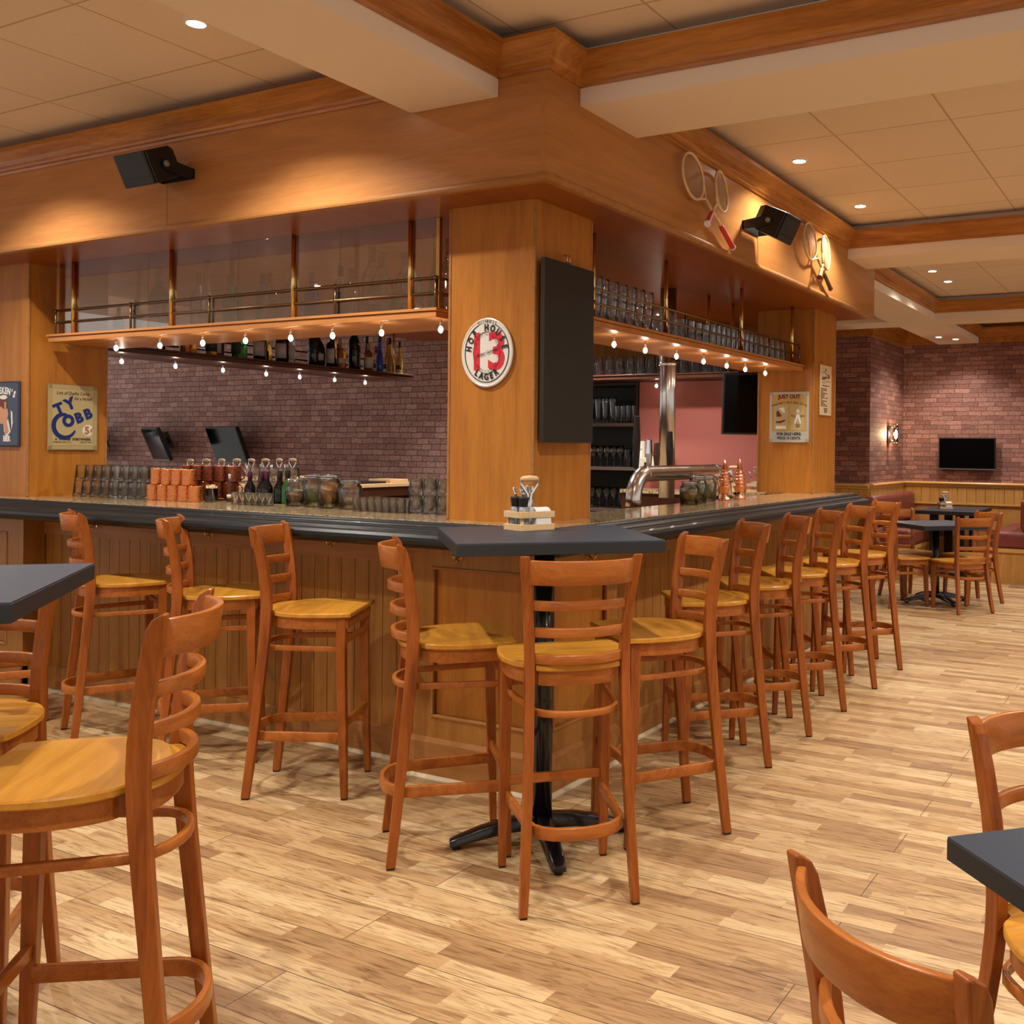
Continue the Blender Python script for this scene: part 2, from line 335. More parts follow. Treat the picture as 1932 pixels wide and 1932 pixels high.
def obj(name, m, mat, parent=None, label=None, bevel=0, seg=2):
    o = bpy.data.objects.new(name, m.mesh(name, mat) if isinstance(m, M) else m); COL.objects.link(o)
    if parent: o.parent = parent
    if label: o['label'] = label
    if bevel:
        b = o.modifiers.new('edge', 'BEVEL'); b.width = bevel; b.segments = seg; b.limit_method = 'ANGLE'; b.angle_limit = R(35)
    return o
def tag(o, label, cat, group=None, kind=None):
    o['label'] = label; o['category'] = cat
    if group: o['group'] = group
    if kind: o['kind'] = kind
    return o
def thing(name, label, cat, loc=(0, 0, 0), rz=0, group=None):
    o = bpy.data.objects.new(name, None); COL.objects.link(o); o.location = loc; o.rotation_euler = (0, 0, rz); o.empty_display_size = .1
    return tag(o, label, cat, group)
def struct(name, m, mat, label=None, cat=None, **k):
    o = obj(name, m, mat, **k); o['kind'] = 'structure'
    if label: o['label'] = label
    if cat: o['category'] = cat
    return o
KIDS = {}
def kids(o): return [c for c in bpy.data.objects if c.parent == o]
def dup(root, loc, rz=None, label=None, group=None, rot=None):
    if root.name not in KIDS:
        KIDS[root.name] = [(c, kids(c)) for c in kids(root)]
    r = root.copy(); COL.objects.link(r); r.location = loc
    if rz is not None: r.rotation_euler = (0, 0, rz)
    if rot is not None: r.rotation_euler = rot
    if label: r['label'] = label
    if group: r['group'] = group
    for c, g in KIDS[root.name]:
        d = c.copy(); COL.objects.link(d); d.parent = r
        for q in g:
            e = q.copy(); COL.objects.link(e); e.parent = d
    return r
class Placer:
    """first call moves the prototype itself, later calls copy it"""
    def __init__(s, proto): s.p = proto; s.used = False; s.used_label = None
    def __call__(s, loc, rz=0, label=None, group=None, rot=None):
        if not s.used:
            s.used = True
            if s.p.name not in KIDS: KIDS[s.p.name] = [(c, kids(c)) for c in kids(s.p)]
            s.p.location = loc; s.p.rotation_euler = rot if rot is not None else (0, 0, rz)
            if label: s.p['label'] = label
            if group: s.p['group'] = group
            return s.p
        return dup(s.p, loc, rz, label, group, rot)
def frame(face, p):
    """matrix of a flat thing on a wall: local x right, y up, z out. face '-x' or '-y'"""
    if face == '-x': return Matrix(((0, 0, -1, p[0]), (-1, 0, 0, p[1]), (0, 1, 0, p[2]), (0, 0, 0, 1)))
    return Matrix(((1, 0, 0, p[0]), (0, 0, -1, p[1]), (0, 1, 0, p[2]), (0, 0, 0, 1)))
def text_m(s, size, x=0, y=0, z=.0012, align='CENTER', xs=1., rot=0., shear=0., bold=0., m=None, ext=.0004):
    c = bpy.data.curves.new('t', 'FONT'); c.body = s; c.size = size; c.align_x = align; c.align_y = 'CENTER'; c.offset = bold; c.shear = shear; c.resolution_u = 3; c.extrude = ext
    o = bpy.data.objects.new('t', c); COL.objects.link(o)
    dg = bpy.context.evaluated_depsgraph_get(); dg.update(); me = bpy.data.meshes.new_from_object(o.evaluated_get(dg))
    m = m or M(); ca, sa = math.cos(rot), math.sin(rot)
    vs = [(x+(v.co.x*xs)*ca-v.co.y*sa, y+(v.co.x*xs)*sa+v.co.y*ca, z+v.co.z) for v in me.vertices]
    m.add(vs, [tuple(p.vertices) for p in me.polygons])
    bpy.data.objects.remove(o); bpy.data.curves.remove(c); bpy.data.meshes.remove(me)
    return m
def arc_text(s, size, rx, ry, a0, a1, z=.0012, xs=.8, inward=False, bold=0., m=None, cx=0, cy=0):
    """letters on an ellipse from angle a0 to a1 (degrees)"""
    m = m or M(); n = len(s)
    for i, ch in enumerate(s):
        a = R(a0+(a1-a0)*(i/(n-1) if n > 1 else .5))
        if ch == ' ': continue
        text_m(ch, size, cx+rx*math.cos(a), cy+ry*math.sin(a), z, 'CENTER', xs, a-PI/2 if not inward else a+PI/2, 0, bold, m)
    return m
def disc(m, rx, ry, z0, z1, cx=0, cy=0, n=40):
    m.prism([(cx+rx*math.cos(2*PI*i/n), cy+ry*math.sin(2*PI*i/n)) for i in range(n)], z0, z1); return m
def ring(m, rx, ry, w, z0, z1, cx=0, cy=0, n=48, a0=0, a1=360):
    k = n if a1-a0 >= 360 else n+1
    an = [R(a0+(a1-a0)*i/n) for i in range(k)]
    rings = [[(cx+(rx-w/2)*math.cos(a), cy+(ry-w/2)*math.sin(a), z0), (cx+(rx+w/2)*math.cos(a), cy+(ry+w/2)*math.sin(a), z0), (cx+(rx+w/2)*math.cos(a), cy+(ry+w/2)*math.sin(a), z1), (cx+(rx-w/2)*math.cos(a), cy+(ry-w/2)*math.sin(a), z1)] for a in an]
    if k == n: rings.append(rings[0]); return m.loft(rings, False)
    return m.loft(rings, True)

# ------------------------------------------------------------------ room shell
ZC, ZB, ZCR = 3.052, 2.822, 2.892       # ceiling, beam underside, underside of the crown moulding
X0, Y0, X1, Y1 = -8., -8., 9.95, 10.
struct('floor', M().box(X0, X1+.3, Y0, Y1, -.06, 0), M_floor)
M_t1 = tile_mat('tiles_left', -.333, 1.45, .6, .577); M_t2 = tile_mat('tiles_right', 1.746, -.567, .584, .578); M_t3 = tile_mat('tiles_corner', -.02, .13, .58, .56)
struct('ceiling', M().box(X0, .0, .45, Y1, ZC, ZC+.08), M_t1)
struct('ceiling', M().box(X0, .45, Y0, .45, ZC, ZC+.08), M_t3)
struct('ceiling', M().box(.45, X1+.3, Y0, Y1, ZC, ZC+.08).box(0, .45, .45, Y1, ZC, ZC+.08), M_t2)
# beams
tn = [0]
def trim(m, mat, label=None, **k):
    tn[0] += 1; return struct('trim_%d' % tn[0], m, mat, label, **k)
trim(M().box(X0, -.0, .235, .676, ZB, ZC-.002), M_white, 'cream ceiling beam running towards the viewer left of the canopy corner')
for a, b, y1, t in [(.231, .696, 0, 'cream ceiling beam right of the canopy corner'), (3.813, 4.28, -.0, 'second cream ceiling beam across the right hand ceiling'), (7.45, 7.93, 3.5, 'third cream ceiling beam beyond the end of the canopy')]:
    trim(M().box(a, b, Y0, y1, ZB, ZC-.002), M_white, t)
trim(M().box(4.51, 7.449, .19, .685, ZB, ZC-.002).box(7.931, 9.94, .19, .685, ZB, ZC-.002), M_white, 'cream ceiling beam continuing the line of the canopy to the brick wall')
CROWN = [(0, ZCR), (.010, ZCR), (.014, ZCR+.012), (.024, ZCR+.016), (.027, ZCR+.028), (.036, ZCR+.036), (.048, ZCR+.056), (.068, ZCR+.078), (.082, ZCR+.090), (.088, ZCR+.094), (.088, ZCR+.112), (.0, ZCR+.112)]
def crown(path, label):
    # one object per straight leg would lose the mitres: keep each coffer's run together, grain by main direction
    m = M().sweep(path, CROWN, 1)
    dx = sum(abs(path[i+1][0]-path[i][0]) for i in range(len(path)-1)); dy = sum(abs(path[i+1][1]-path[i][1]) for i in range(len(path)-1))
    return trim(m, W_crx if dx > dy else W_cry, label)
crown([(X0, .676+.0), (-.001, .676)][::-1], 'crown moulding on the far side of the left beam')
crown([(-.0, 6), (-.0, .677)], 'polished crown moulding above the left canopy face')
crown([(X0, .235), (0, .235)], 'crown moulding on the near side of the left beam')
crown([(0, .235), (0, 0), (.231, 0)], 'crown moulding wrapping the canopy corner')
crown([(.231, 0), (.231, Y0)], 'crown moulding on the left side of the right beam')
crown([(.696, Y0), (.696, 0)], 'crown moulding on the far side of the right beam')
crown([(.696, 0), (3.813, 0)], 'polished crown moulding above the right canopy face')
crown([(3.813, 0), (3.813, Y0)], 'crown moulding on the near side of the second ceiling beam')
crown([(4.28, Y0), (4.28, 0)], 'crown moulding on the far side of the second ceiling beam')
crown([(4.51, .19), (7.45, .19)], 'crown moulding along the beam beyond the canopy')
crown([(7.45, .19), (7.45, Y0)], 'crown moulding on the near side of the third ceiling beam')
crown([(7.93, .19), (9.90, .19)], 'crown moulding over the booth')
crown([(9.90, .19), (9.90, Y0)], 'crown moulding on the far brick wall')
# walls
XW = 9.95
struct('wall_far', M().box(XW, XW+.15, Y0, 1.14, .0, ZC), M_brick_y)
struct('wall_booth_side', M().box(8.40, XW+.15, 1.14, 1.3, 0, ZC), M_brick_x)
struct('wall_booth_return', M().box(8.40-.001, 8.55, 1.3, 5.0, 0, ZC).box(8.398, 8.40, 1.141, 1.3, 0, ZC), M_brick_y)
trim(M().box(XW-.03, XW-.001, Y0, .18, ZB, ZC-.001).box(XW-.03, XW-.001, .69, 1.11, ZB, ZC-.001).box(8.37, XW-.03, 1.11, 1.139, ZB-.03, ZC-.001).box(8.37, 8.397, 1.139, 5, ZB-.03, ZC-.001), W_crx, 'wood frieze at the top of the brick walls')
# back bar wall: brick on the left part, pink paint on the right part, veneer above
XB = 4.75
struct('wall_bar_back', M().box(XB, XB+.15, 3.2, Y1, 0, ZC), M_brick_b)
XK = 4.42
struct('wall_bar_right', M().box(XK, XB-.001, .68, 2.03, 0, 2.018), M_pink)
struct('wall_bar_upper', M().box(XB, XB+.15, .68, 3.2, 0, ZC), W_col)
# wainscot of the far room
def wainscot(name, label, x0, x1, y0, y1, out):
    """boards of about 11 cm with grooves, cap and mid rail; out is the direction the face looks ('-x' or '-y')"""
    t = thing(name, label, 'wainscot', (x0 if out == '-x' else (x0+x1)/2, (y0+y1)/2 if out == '-x' else y0, 0)); t['kind'] = 'structure'
    O = Vector(t.location)
    b = M(); c = M(); r = M(); s_ = M()
    L = (y1-y0) if out == '-x' else (x1-x0); n = max(1, round(L/.115)); p = L/n
    for i in range(n):
        a, e = i*p+.003, (i+1)*p-.003
        if out == '-x': b.box(x0-.022, x0-.001, y0+a, y0+e, .80, 1.0)
        else: b.box(x0+a, x0+e, y0-.022, y0-.001, .80, 1.0)
    if out == '-x':
        s_.box(x0-.014, x0-.0012, y0, y1, .0, 1.0); r.box(x0-.034, x0-.023, y0, y1, .775, .80)
        c.sweep([(x0-.001, y1), (x0-.001, y0)], [(0, 1.0), (.03, 1.0), (.035, 1.02), (.05, 1.03), (.055, 1.045), (.045, 1.058), (0, 1.062)], 1)
    else:
        s_.box(x0, x1, y0-.014, y0-.0012, .0, 1.0); r.box(x0, x1, y0-.034, y0-.023, .775, .80)
        c.sweep([(x0, y0-.001), (x1, y0-.001)], [(0, 1.0), (.03, 1.0), (.035, 1.02), (.05, 1.03), (.055, 1.045), (.045, 1.058), (0, 1.062)], 1)
    for nm, m, mt in (('board_panel', b, W_wain), ('backing_board', s_, W_wain), ('mid_rail', r, W_cap), ('cap_rail', c, W_cap)):
        m.xf(Matrix.Translation(-O)); obj(nm, m, mt, t)
    return t
wainscot('wainscot', 'honey oak wainscot under the television on the far brick wall', XW, XW, -4.5, 1.12, '-x')
wainscot('wainscot', 'honey oak wainscot behind the left booth bench under the wall lamp', 8.40, XW-.03, 1.14, 1.14, '-y')
wainscot('wainscot', 'darker oak wainscot on the brick return left of the wall lamp', 8.398, 8.398, 1.14, 4.0, '-x')
# cream strip lying across the floor by the dining table
tag(obj('floor_strip', M().box(6.20, 6.235, -3.6, 3.2, .0005, .004), M_cream), 'pale thin joint strip across the floor by the dining table', 'floor strip')

# ------------------------------------------------------------------ canopy over the bar
ZS, ZT = 2.472, 2.502
can = thing('bar_canopy', 'orange oak canopy wrapping the corner above the bar', 'canopy', (0, 0, ZS))
def cpart(name, m, mat, **k): m.xf(Matrix.Translation((0, 0, -ZS))); return obj(name, m, mat, can, **k)
cpart('fascia_board', M().box(0, .03, .03, 2.198, ZT, ZC-.001), W_fasc_y)
cpart('fascia_board', M().box(0, .03, 2.201, 6, ZT, ZC-.001), W_fasc_y)
cpart('fascia_board', M().box(0, 4.5, 0, .03, ZT, ZC-.001), W_fasc_x)
cpart('fascia_board', M().box(4.47, 4.5, .03, 4.5, ZT, ZC-.001), W_fasc_y)
NOS = [(0, ZT), (.006, ZT-.002), (.010, ZT-.008), (.011, ZT-.018), (.008, ZT-.026), (.0, ZS), (-.03, ZS), (-.03, ZT)]
cpart('nosing', M().sweep([(0, 6), (0, 0), (4.5, 0), (4.5, 4.5)], NOS, 1), W_hy)
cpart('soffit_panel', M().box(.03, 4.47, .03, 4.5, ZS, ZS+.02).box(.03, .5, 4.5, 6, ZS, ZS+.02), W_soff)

# ------------------------------------------------------------------ columns
ZG = 1.133
def column(label, x0, x1, y0, y1):
    t = thing('column', label, 'column', ((x0+x1)/2, (y0+y1)/2, ZG))
    O = t.location; hx, hy, H = (x1-x0)/2, (y1-y0)/2, ZS-ZG
    obj('shaft', M().box(-hx+.004, hx-.004, -hy+.004, hy-.004, 0, H), W_col, t)
    m = M()
    for sx in (-1, 1):
        for sy in (-1, 1): m.box(sx*hx-.014*(sx > 0), sx*hx+.014*(sx < 0), sy*hy-.014*(sy > 0), sy*hy+.014*(sy < 0), 0, H)
    obj('corner_bead', m, W_hx, t, bevel=.004)
    return t
column('square oak column at the bar corner carrying the oval lager sign', .221, .672, .204, .656)
column('wide oak column at the left end of the bar with two tin signs', .224, .705, 3.70, 4.15)
column('square oak column at the right end of the bar with a yellow tin sign', 3.75, 4.25, .22, .66)

# ------------------------------------------------------------------ bar counter
bar = thing('bar_counter', 'L shaped oak bar counter with speckled granite top and black edge rail', 'bar counter', (0, 0, 0))
obj('countertop', M().prism([(.112, 6), (.112, .03), (4.1, .03), (4.1, .43), (.6, .43), (.6, 6)], 1.10, ZG), M_gran, bar, 'polished speckled beige granite')
RAIL = [(.001, ZG-.003), (.022, ZG-.004), (.030, ZG-.012), (.034, ZG-.020), (.044, ZG-.024), (.052, ZG-.030), (.056, ZG-.038), (.068, ZG-.040), (.086, ZG-.043), (.100, ZG-.050), (.109, ZG-.062), (.112, ZG-.076), (.107, ZG-.090), (.095, ZG-.100), (.080, ZG-.104), (.074, ZG-.108), (-.10, ZG-.108), (-.10, ZG-.034), (.001, ZG-.034)]
obj('edge_rail', M().sweep([(.112, 6), (.112, .03), (4.1, .03), (4.1, .60)], RAIL, 1), M_rail, bar, 'glossy black moulded edge rail', bevel=.003)
XP, YP, XR, YR = .360, .250, .233, .149   # recessed faces and the proud corner faces
b = M(); y = .88
while y < 3.70:
    b.box(XP, XP+.012, y, min(y+.0835, 3.74), .15, .914); y += .0875
obj('board_panel', b, W_bead, bar, 'vertical tongue and groove boards')
b = M(); x = .84
while x < 4.02:
    b.box(x, min(x+.0835, 4.05), YP, YP+.012, .15, .914); x += .0875
obj('board_panel', b, W_bead, bar, 'vertical tongue and groove boards')
obj('carcass', M().prism([(XP+.013, 6), (XP+.013, YP+.013), (4.06, YP+.013), (4.06, .55), (.58, .55), (.58, 6)], .0, 1.03), W_dark, bar)
obj('apron_board', M().box(XP-.010, XP+.012, .85, 3.745, .914, 1.03), W_hy, bar)
obj('apron_board', M().box(.82, 4.06, YP-.010, YP+.012, .914, 1.03), W_hx, bar)
PL = [(0, 0), (.012, 0), (.012, .135), (.004, .150), (0, .150)]
obj('plinth', M().sweep([(XP, 3.745), (XP, .85)], PL, 1), W_hy, bar)
obj('plinth', M().sweep([(.82, YP), (4.06, YP)], PL, 1), W_hx, bar)
ST = [(.012, 0), (.026, 0), (.026, .006), (.014, .017), (.012, .017)]
obj('floor_strip', M().sweep([(XP, 3.745), (XP, .83)], ST, 1), M_cream, bar, 'cream sealing strip')
obj('floor_strip', M().sweep([(.84, YP), (4.06, YP)], ST, 1), M_cream, bar, 'cream sealing strip')
# proud corner block with recessed panels, and the pilaster at the far left
def framed(m, p, axis, a0, a1, z0, z1, pa0, pa1, pz0, pz1, dep=.02):
    def bx(a, e, c, d, off=0, th=dep):
        if axis == 'y': m.box(p+off, p+th, a, e, c, d)
        else: m.box(a, e, p+off, p+th, c, d)
    bx(a0, a1, z0, pz0); bx(a0, a1, pz1, z1); bx(a0, pa0, pz0, pz1); bx(pa1, a1, pz0, pz1)
def bead_frame(m, p, axis, a0, a1, z0, z1, w=.014):
    for (a, e, c, d) in ((a0, a1, z0, z0+w), (a0, a1, z1-w, z1), (a0, a0+w, z0+w, z1-w), (a1-w, a1, z0+w, z1-w)):
        if axis == 'y': m.box(p-.005, p+.012, a, e, c, d)
        else: m.box(a, e, p-.005, p+.012, c, d)
m = M(); framed(m, XR, 'y', YR, .84, .17, 1.03, .23, .74, .265, .925); obj('corner_frame', m, W_bead, bar)
m = M(); framed(m, YR, 'x', XR+.02, .82, .17, 1.03, .30, .74, .265, .925); obj('corner_frame', m, W_bead, bar)
m = M(); bead_frame(m, XR, 'y', .23, .74, .265, .925); obj('panel_bead', m, W_hy, bar, bevel=.004)
m = M(); bead_frame(m, YR, 'x', .30, .74, .265, .925); obj('panel_bead', m, W_hx, bar, bevel=.004)
obj('corner_panel', M().box(XR+.020, XR+.03, YR+.02, .84, .17, 1.03), W_col, bar)
obj('corner_panel', M().box(XR+.02, .82, YR+.020, YR+.03, .17, 1.03), W_col, bar)
obj('corner_side', M().box(XR+.02, XP, .825, .84, .17, 1.03).box(.805, .82, YR+.03, YP, .17, 1.03), W_bead, bar)
PL2 = [(0, 0), (.012, 0), (.012, .158), (.002, .178), (-.03, .178), (-.03, 0)]
obj('plinth', M().sweep([(XP, .84), (XR, .84), (XR, YR), (.82, YR), (.82, YP)], PL2, 1), W_hy, bar)
ST2 = [(.012, 0), (.028, 0), (.028, .006), (.015, .018), (.012, .018)]
obj('floor_strip', M().sweep([(XP-.02, .84), (XR, .84), (XR, YR), (.82, YR), (.82, YP-.02)], ST2, 1), M_cream, bar, 'cream sealing strip')
m = M(); framed(m, XR, 'y', 3.76, 4.6, .17, 1.03, 3.90, 4.45, .265, .925); m.box(XR+.02, XR+.03, 3.76, 4.6, .17, 1.03).box(XR, XP, 3.745, 3.76, .0, 1.03); obj('pilaster', m, W_bead, bar)
m = M(); bead_frame(m, XR, 'y', 3.90, 4.45, .265, .925); obj('panel_bead', m, W_hy, bar, bevel=.004)
obj('plinth', M().sweep([(XR, 4.6), (XR, 3.745)], PL2, 1), W_hy, bar)
obj('floor_strip', M().sweep([(XR, 4.6), (XR, 3.745)], ST2, 1), M_cream, bar, 'cream sealing strip')
obj('end_panel', M().box(4.061, 4.08, YP, .55, 0, 1.024), W_bead, bar)
hk = M(); hk.tube([(-.0, 0, 0), (-.012, 0, 0), (-.02, 0, -.014), (-.034, 0, -.022), (-.046, 0, -.012), (-.048, 0, .002)], .0035, 8)
hk.tube([(-.004, 0, 0), (-.010, 0, -.020), (-.020, 0, -.030), (-.028, 0, -.024)], .003, 8); hk.cbox((0, 0, -.004), (.006, .022, .034))
hkm = hk.mesh('coat_hook', M_brass)
for p, a in [((XP-.012, 3.25, .995), 0), ((XP-.012, 2.294, .995), 0), ((XP-.012, 1.44, .995), 0), ((XR-.002, .583, .985), 0), ((.55, YR-.002, .985), R(90)), ((1.457, YP-.012, .998), R(90)), ((2.275, YP-.012, .998), R(90)), ((3.1, YP-.012, .998), R(90))]:
    o = obj('coat_hook', hkm, None, bar, 'small brass coat hook'); o.location = p; o.rotation_euler = (0, 0, a)

# ------------------------------------------------------------------ bar stools and dining chairs
def lerp(tab, z):
    """smooth curve through the table's points"""
    for i in range(len(tab)-1):
        if z <= tab[i+1][0]:
            (za, a), (zb, b_) = tab[i], tab[i+1]; h = zb-za; t = (z-za)/h
            ma = (b_-tab[i-1][1])/(zb-tab[i-1][0]) if i else (b_-a)/h
            mb = (tab[i+2][1]-a)/(tab[i+2][0]-za) if i+2 < len(tab) else (b_-a)/h
            return (2*t**3-3*t*t+1)*a+(t**3-2*t*t+t)*h*ma+(-2*t**3+3*t*t)*b_+(t**3-t*t)*h*mb
    return tab[-1][1]
def make_seat_furniture(name, label, cat, sh, st, high):
    t = thing(name, label, cat)
    X = [(0, -.205), (sh*.45, -.170), (sh*.97, -.136), (sh+(st-sh)*.45, -.144), (st, -.180)]
    Yt = [(0, .180), (sh*.45, .164), (sh, .155), (sh+(st-sh)*.5, .163), (st, .183)]
    Dp = [(0, .032), (sh*.6, .038), (sh, .043), (st-.1, .038), (st, .032)]
    half = [(.218, 0), (.218, .185), (.208, .200), (.13, .214), (.03, .217), (-.045, .198), (-.095, .167), (-.115, .1365), (-.150, .1365), (-.165, .11), (-.178, .06), (-.182, 0)]
    hh_ = [half[0], half[1]]
    for q in range(1, len(half)-1):
        p0, p1, p2, p3 = half[max(q-1, 1)], half[q], half[q+1], half[min(q+2, len(half)-1)]
        if q in (6, 7, 8): hh_.append(p2); continue
        for u in (.33, .67, 1.): hh_.append(tuple(.5*((2*b1)+(-a1+c1)*u+(2*a1-5*b1+4*c1-d1)*u*u+(-a1+3*b1-3*c1+d1)*u**3) for a1, b1, c1, d1 in zip(p0, p1, p2, p3)))
    half = hh_
    def outline(k=0.): return [(x-(k if x > 0 else -k), y-k if y > 0 else y) for x, y in half]+[(x-(k if x > 0 else -k), -(y-k)) for x, y in half[-2:0:-1]]
    o = outline(); i1 = [(x*.96, y*.96) for x, y in o]
    seat = M().loft([[(x*.975, y*.975, sh-.020) for x, y in o], [(x, y, sh-.016) for x, y in o], [(x, y, sh-.004) for x, y in o], [(x*.985, y*.985, sh) for x, y in o]])
    obj('seat', seat, W_seat_lit, t, 'plywood seat with light from above put into its paler colour')
    ap = M(); a = [(x*.93, y*.93) for x, y in o]; a2 = [(x*.86, y*.86) for x, y in o]; k = len(a)
    ap.loft([[(p[0], p[1], z) for p, z in ((a[i], sh-.066), (a[i], sh-.021), (a2[i], sh-.021), (a2[i], sh-.066))] for i in list(range(k))+[0]], False)
    obj('seat_frame', ap, W_stoolh, t)
    hooks = [0, sh*.15, sh*.3, sh*.45, sh*.6, sh*.75, sh*.88, sh-.03, sh+.03, sh+(st-sh)*.25, sh+(st-sh)*.5, sh+(st-sh)*.75, st-.03, st-.012, st]
    for s in (1, -1):
        rings = []
        for z in hooks:
            x, y, d = lerp(X, z), lerp(Yt, z)*s, lerp(Dp, z); wy = .029 if z else .025
            sh_ = .012 if z == st else .003 if z == st-.012 else 0
            rings.append([(x-d/2, y-wy/2, max(z, .006)), (x+d/2-sh_*2, y-wy/2, max(z, .006)), (x+d/2-sh_*2, y+wy/2, max(z, .006)), (x-d/2, y+wy/2, max(z, .006))])
        bl = obj('back_post', M().loft(rings), W_stool, t, bevel=.0035)
        obj('foot_cap', M().box(-.205-.013, -.205+.013, .180*s-.011, .180*s+.011, 0, .007), M_rubber, bl)
        zz = [.006, sh*.35, sh*.72, sh-.021]; fx = [.195, .186, .178, .176]; fy = [.180, .178, .176, .175]; fw_ = [.013, .0165, .0185, .0195]
        fl = obj('leg', M().loft([[(fx[i]+a_*fw_[i], s*fy[i]+b_*fw_[i], zz[i]) for a_, b_ in ((-1, -1), (1, -1), (1, 1), (-1, 1))] for i in range(4)]), W_stool, t, bevel=.0035)
        obj('foot_cap', M().box(.195-.011, .195+.011, .180*s-.011, .180*s+.011, 0, .007), M_rubber, fl)
    def rail(zc, hgt, bow, th, name, y_in=.0, lean=0):
        xx, yy = lerp(X, zc)-.004, lerp(Yt, zc)-.012+y_in
        n = 14; path = [(xx-bow*(1-(abs(-1+2*i/n))**2.2), yy*(-1+2*i/n)) for i in range(n+1)]
        obj(name, M().strip(path, th, zc-hgt/2, zc+hgt/2, lean, True), W_stoolh, t, bevel=.003)
    d = st-sh
    rail(st-.052, .078, .060, .014, 'top_rail', lean=-.012)
    for q in ((sh+d*.545), (sh+d*.30), (sh+d*.055)): rail(q, .031, .056, .017, 'slat')
    def hoop(z, hgt, out, name):
        xb, yb = lerp(X, z), lerp(Yt, z)-.019
        path = [(.178, .168)]+[(.178+(xb+.05-.178)*i/4, .168+(yb-.168)*i/4) for i in range(1, 5)]
        n = 10; path += [(xb+.05-(.05+out)*math.sin(PI/2*min(1, 1.0*(1-abs(1-2*i/n)))), yb*math.cos(PI*i/n)) for i in range(1, n)]
        path += [(x, -y) for x, y in path[4::-1]]
        obj(name, M().strip(path, .016, z-hgt/2, z+hgt/2, 0, True), W_stoolh, t, bevel=.003)
    if high:
        hoop(.612, .022, .045, 'stretcher'); hoop(.250, .040, .050, 'foot_rail')
        obj('front_stretcher', M().box(.172, .190, -.166, .166, .630, .652), W_stoolh, t, bevel=.003)
        obj('front_stretcher', M().box(.176, .194, -.167, .167, .285, .318), W_stoolh, t, bevel=.003)
    else:
        hoop(.315, .024, .045, 'stretcher')
        obj('front_stretcher', M().box(.174, .190, -.166, .166, .335, .358), W_stoolh, t, bevel=.003)
    return t
stool = Placer(make_seat_furniture('bar_stool', 's', 'bar stool', .765, 1.112, True))
G1, G2 = 'bar stools along the counter', 'bar stools around the high tables'
for x, y, a, lb, g in [
    (-.383, -.364, 45.9, 'bar stool seen from behind in front of the corner high table', G2),
    (-.307, .202, -44.9, 'bar stool side on at the left of the corner high table', G2),
    (.231, -.387, 141., 'bar stool tucked in at the right of the corner high table', G2),
    (1.094, -.228, 131.3, 'first bar stool of the right hand row, nearest the corner table', G1),
    (1.686, -.224, 126.1, 'second bar stool of the right hand row by the counter', G1),
    (2.242, -.227, 128.5, 'third bar stool of the right hand row by the counter', G1),
    (2.845, -.229, 129.5, 'fourth bar stool of the right hand row by the counter', G1),
    (3.448, -.229, 131, 'last bar stool of the right hand row, by the end of the counter', G1),
    (-.088, 1.120, -60.9, 'bar stool at the left counter run standing nearest the corner high table', G1),
    (.005, 1.842, -46.2, 'bar stool at the left counter run, between two others and behind the big stool back', G1),
    (.018, 2.583, -25.6, 'bar stool at the left counter run, its back right of the dark table corner', G1),
    (-.12, 3.32, -30, 'bar stool at the left counter end, seat just showing over the dark table', G1),
    (-1.869, -.130, 128.5, 'large bar stool with curved back turned away, in front of the left high table', G2),
    (-1.80, .55, 222, 'bar stool behind the left high table, only one post and slats in view', G2)]:
    stool((x, y, 0), R(a), lb, g)
chair = Placer(make_seat_furniture('dining_chair', 'c', 'chair', .46, .87, False))
G3, G4 = 'dining chairs at the low table by the booth', 'dining chairs at the low table in the lower right corner'
for x, y, a, lb, g in [
    (6.22, -.36, 46, 'ladder back dining chair nearest the viewer at the low table by the booth', G3),
    (6.83, -.34, 138, 'ladder back dining chair in front of the right booth bench', G3),
    (6.83, .30, -132, 'ladder back dining chair in front of the left booth bench', G3),
    (6.26, .235, -43, 'ladder back dining chair mostly hidden behind the last bar stool', G3),
    (-1.80, -1.95, -39, 'dining chair close to the viewer, only its curved back at the bottom right', G4),
    (-.938, -2.036, 225, 'dining chair behind the dark table corner at the right edge', G4)]:
    chair((x, y, 0), R(a), lb, g)

# ------------------------------------------------------------------ tables
def table(name, label, loc, rz, w_, d_, h, base=True, th=.042):
    t = thing(name, label, 'table', loc, rz)
    obj('tabletop', M().box(-w_/2+.001, w_/2-.001, -d_/2+.001, d_/2-.001, h-.004, h), M_table, t, 'slate grey laminate surface')
    obj('top_edge', M().box(-w_/2, w_/2, -d_/2, d_/2, h-th, h-.004), M_tedge, t, 'dark grey edge', bevel=.001)
    def pedestal(ox=0):
        obj('column', M().tube([(ox, 0, .07), (ox, 0, h-th-.002)], .037, 24), M_iron, t, 'black iron pedestal')
        obj('mounting_plate', M().box(ox-.15, ox+.15, -.15, .15, h-th-.010, h-th-.001), M_iron, t)
        for k in range(4):
            a = R(45+90*k) if base == 'x' else R(90*k); m = M(); c, s = math.cos(a), math.sin(a); rings = []
            for q, z, wd, hh in ((.03, .075, .034, .05), (.12, .07, .034, .045), (.22, .052, .033, .038), (.30, .032, .030, .030), (.335, .022, .024, .022)):
                rings.append([(ox+q*c-wd*s*u, q*s+wd*c*u, z+v*hh/2) for u, v in ((-1, -1), (1, -1), (.75, 1), (-.75, 1))])
            f = obj('base_foot', m.loft(rings, True, True), M_iron, t, bevel=.004)
            obj('glide', M().lathe([(.016, 0), (.016, .010), (.008, .014)], 14, (ox+.31*c, .31*s, 0)), M_rubber, f)
    pedestal()
    return t
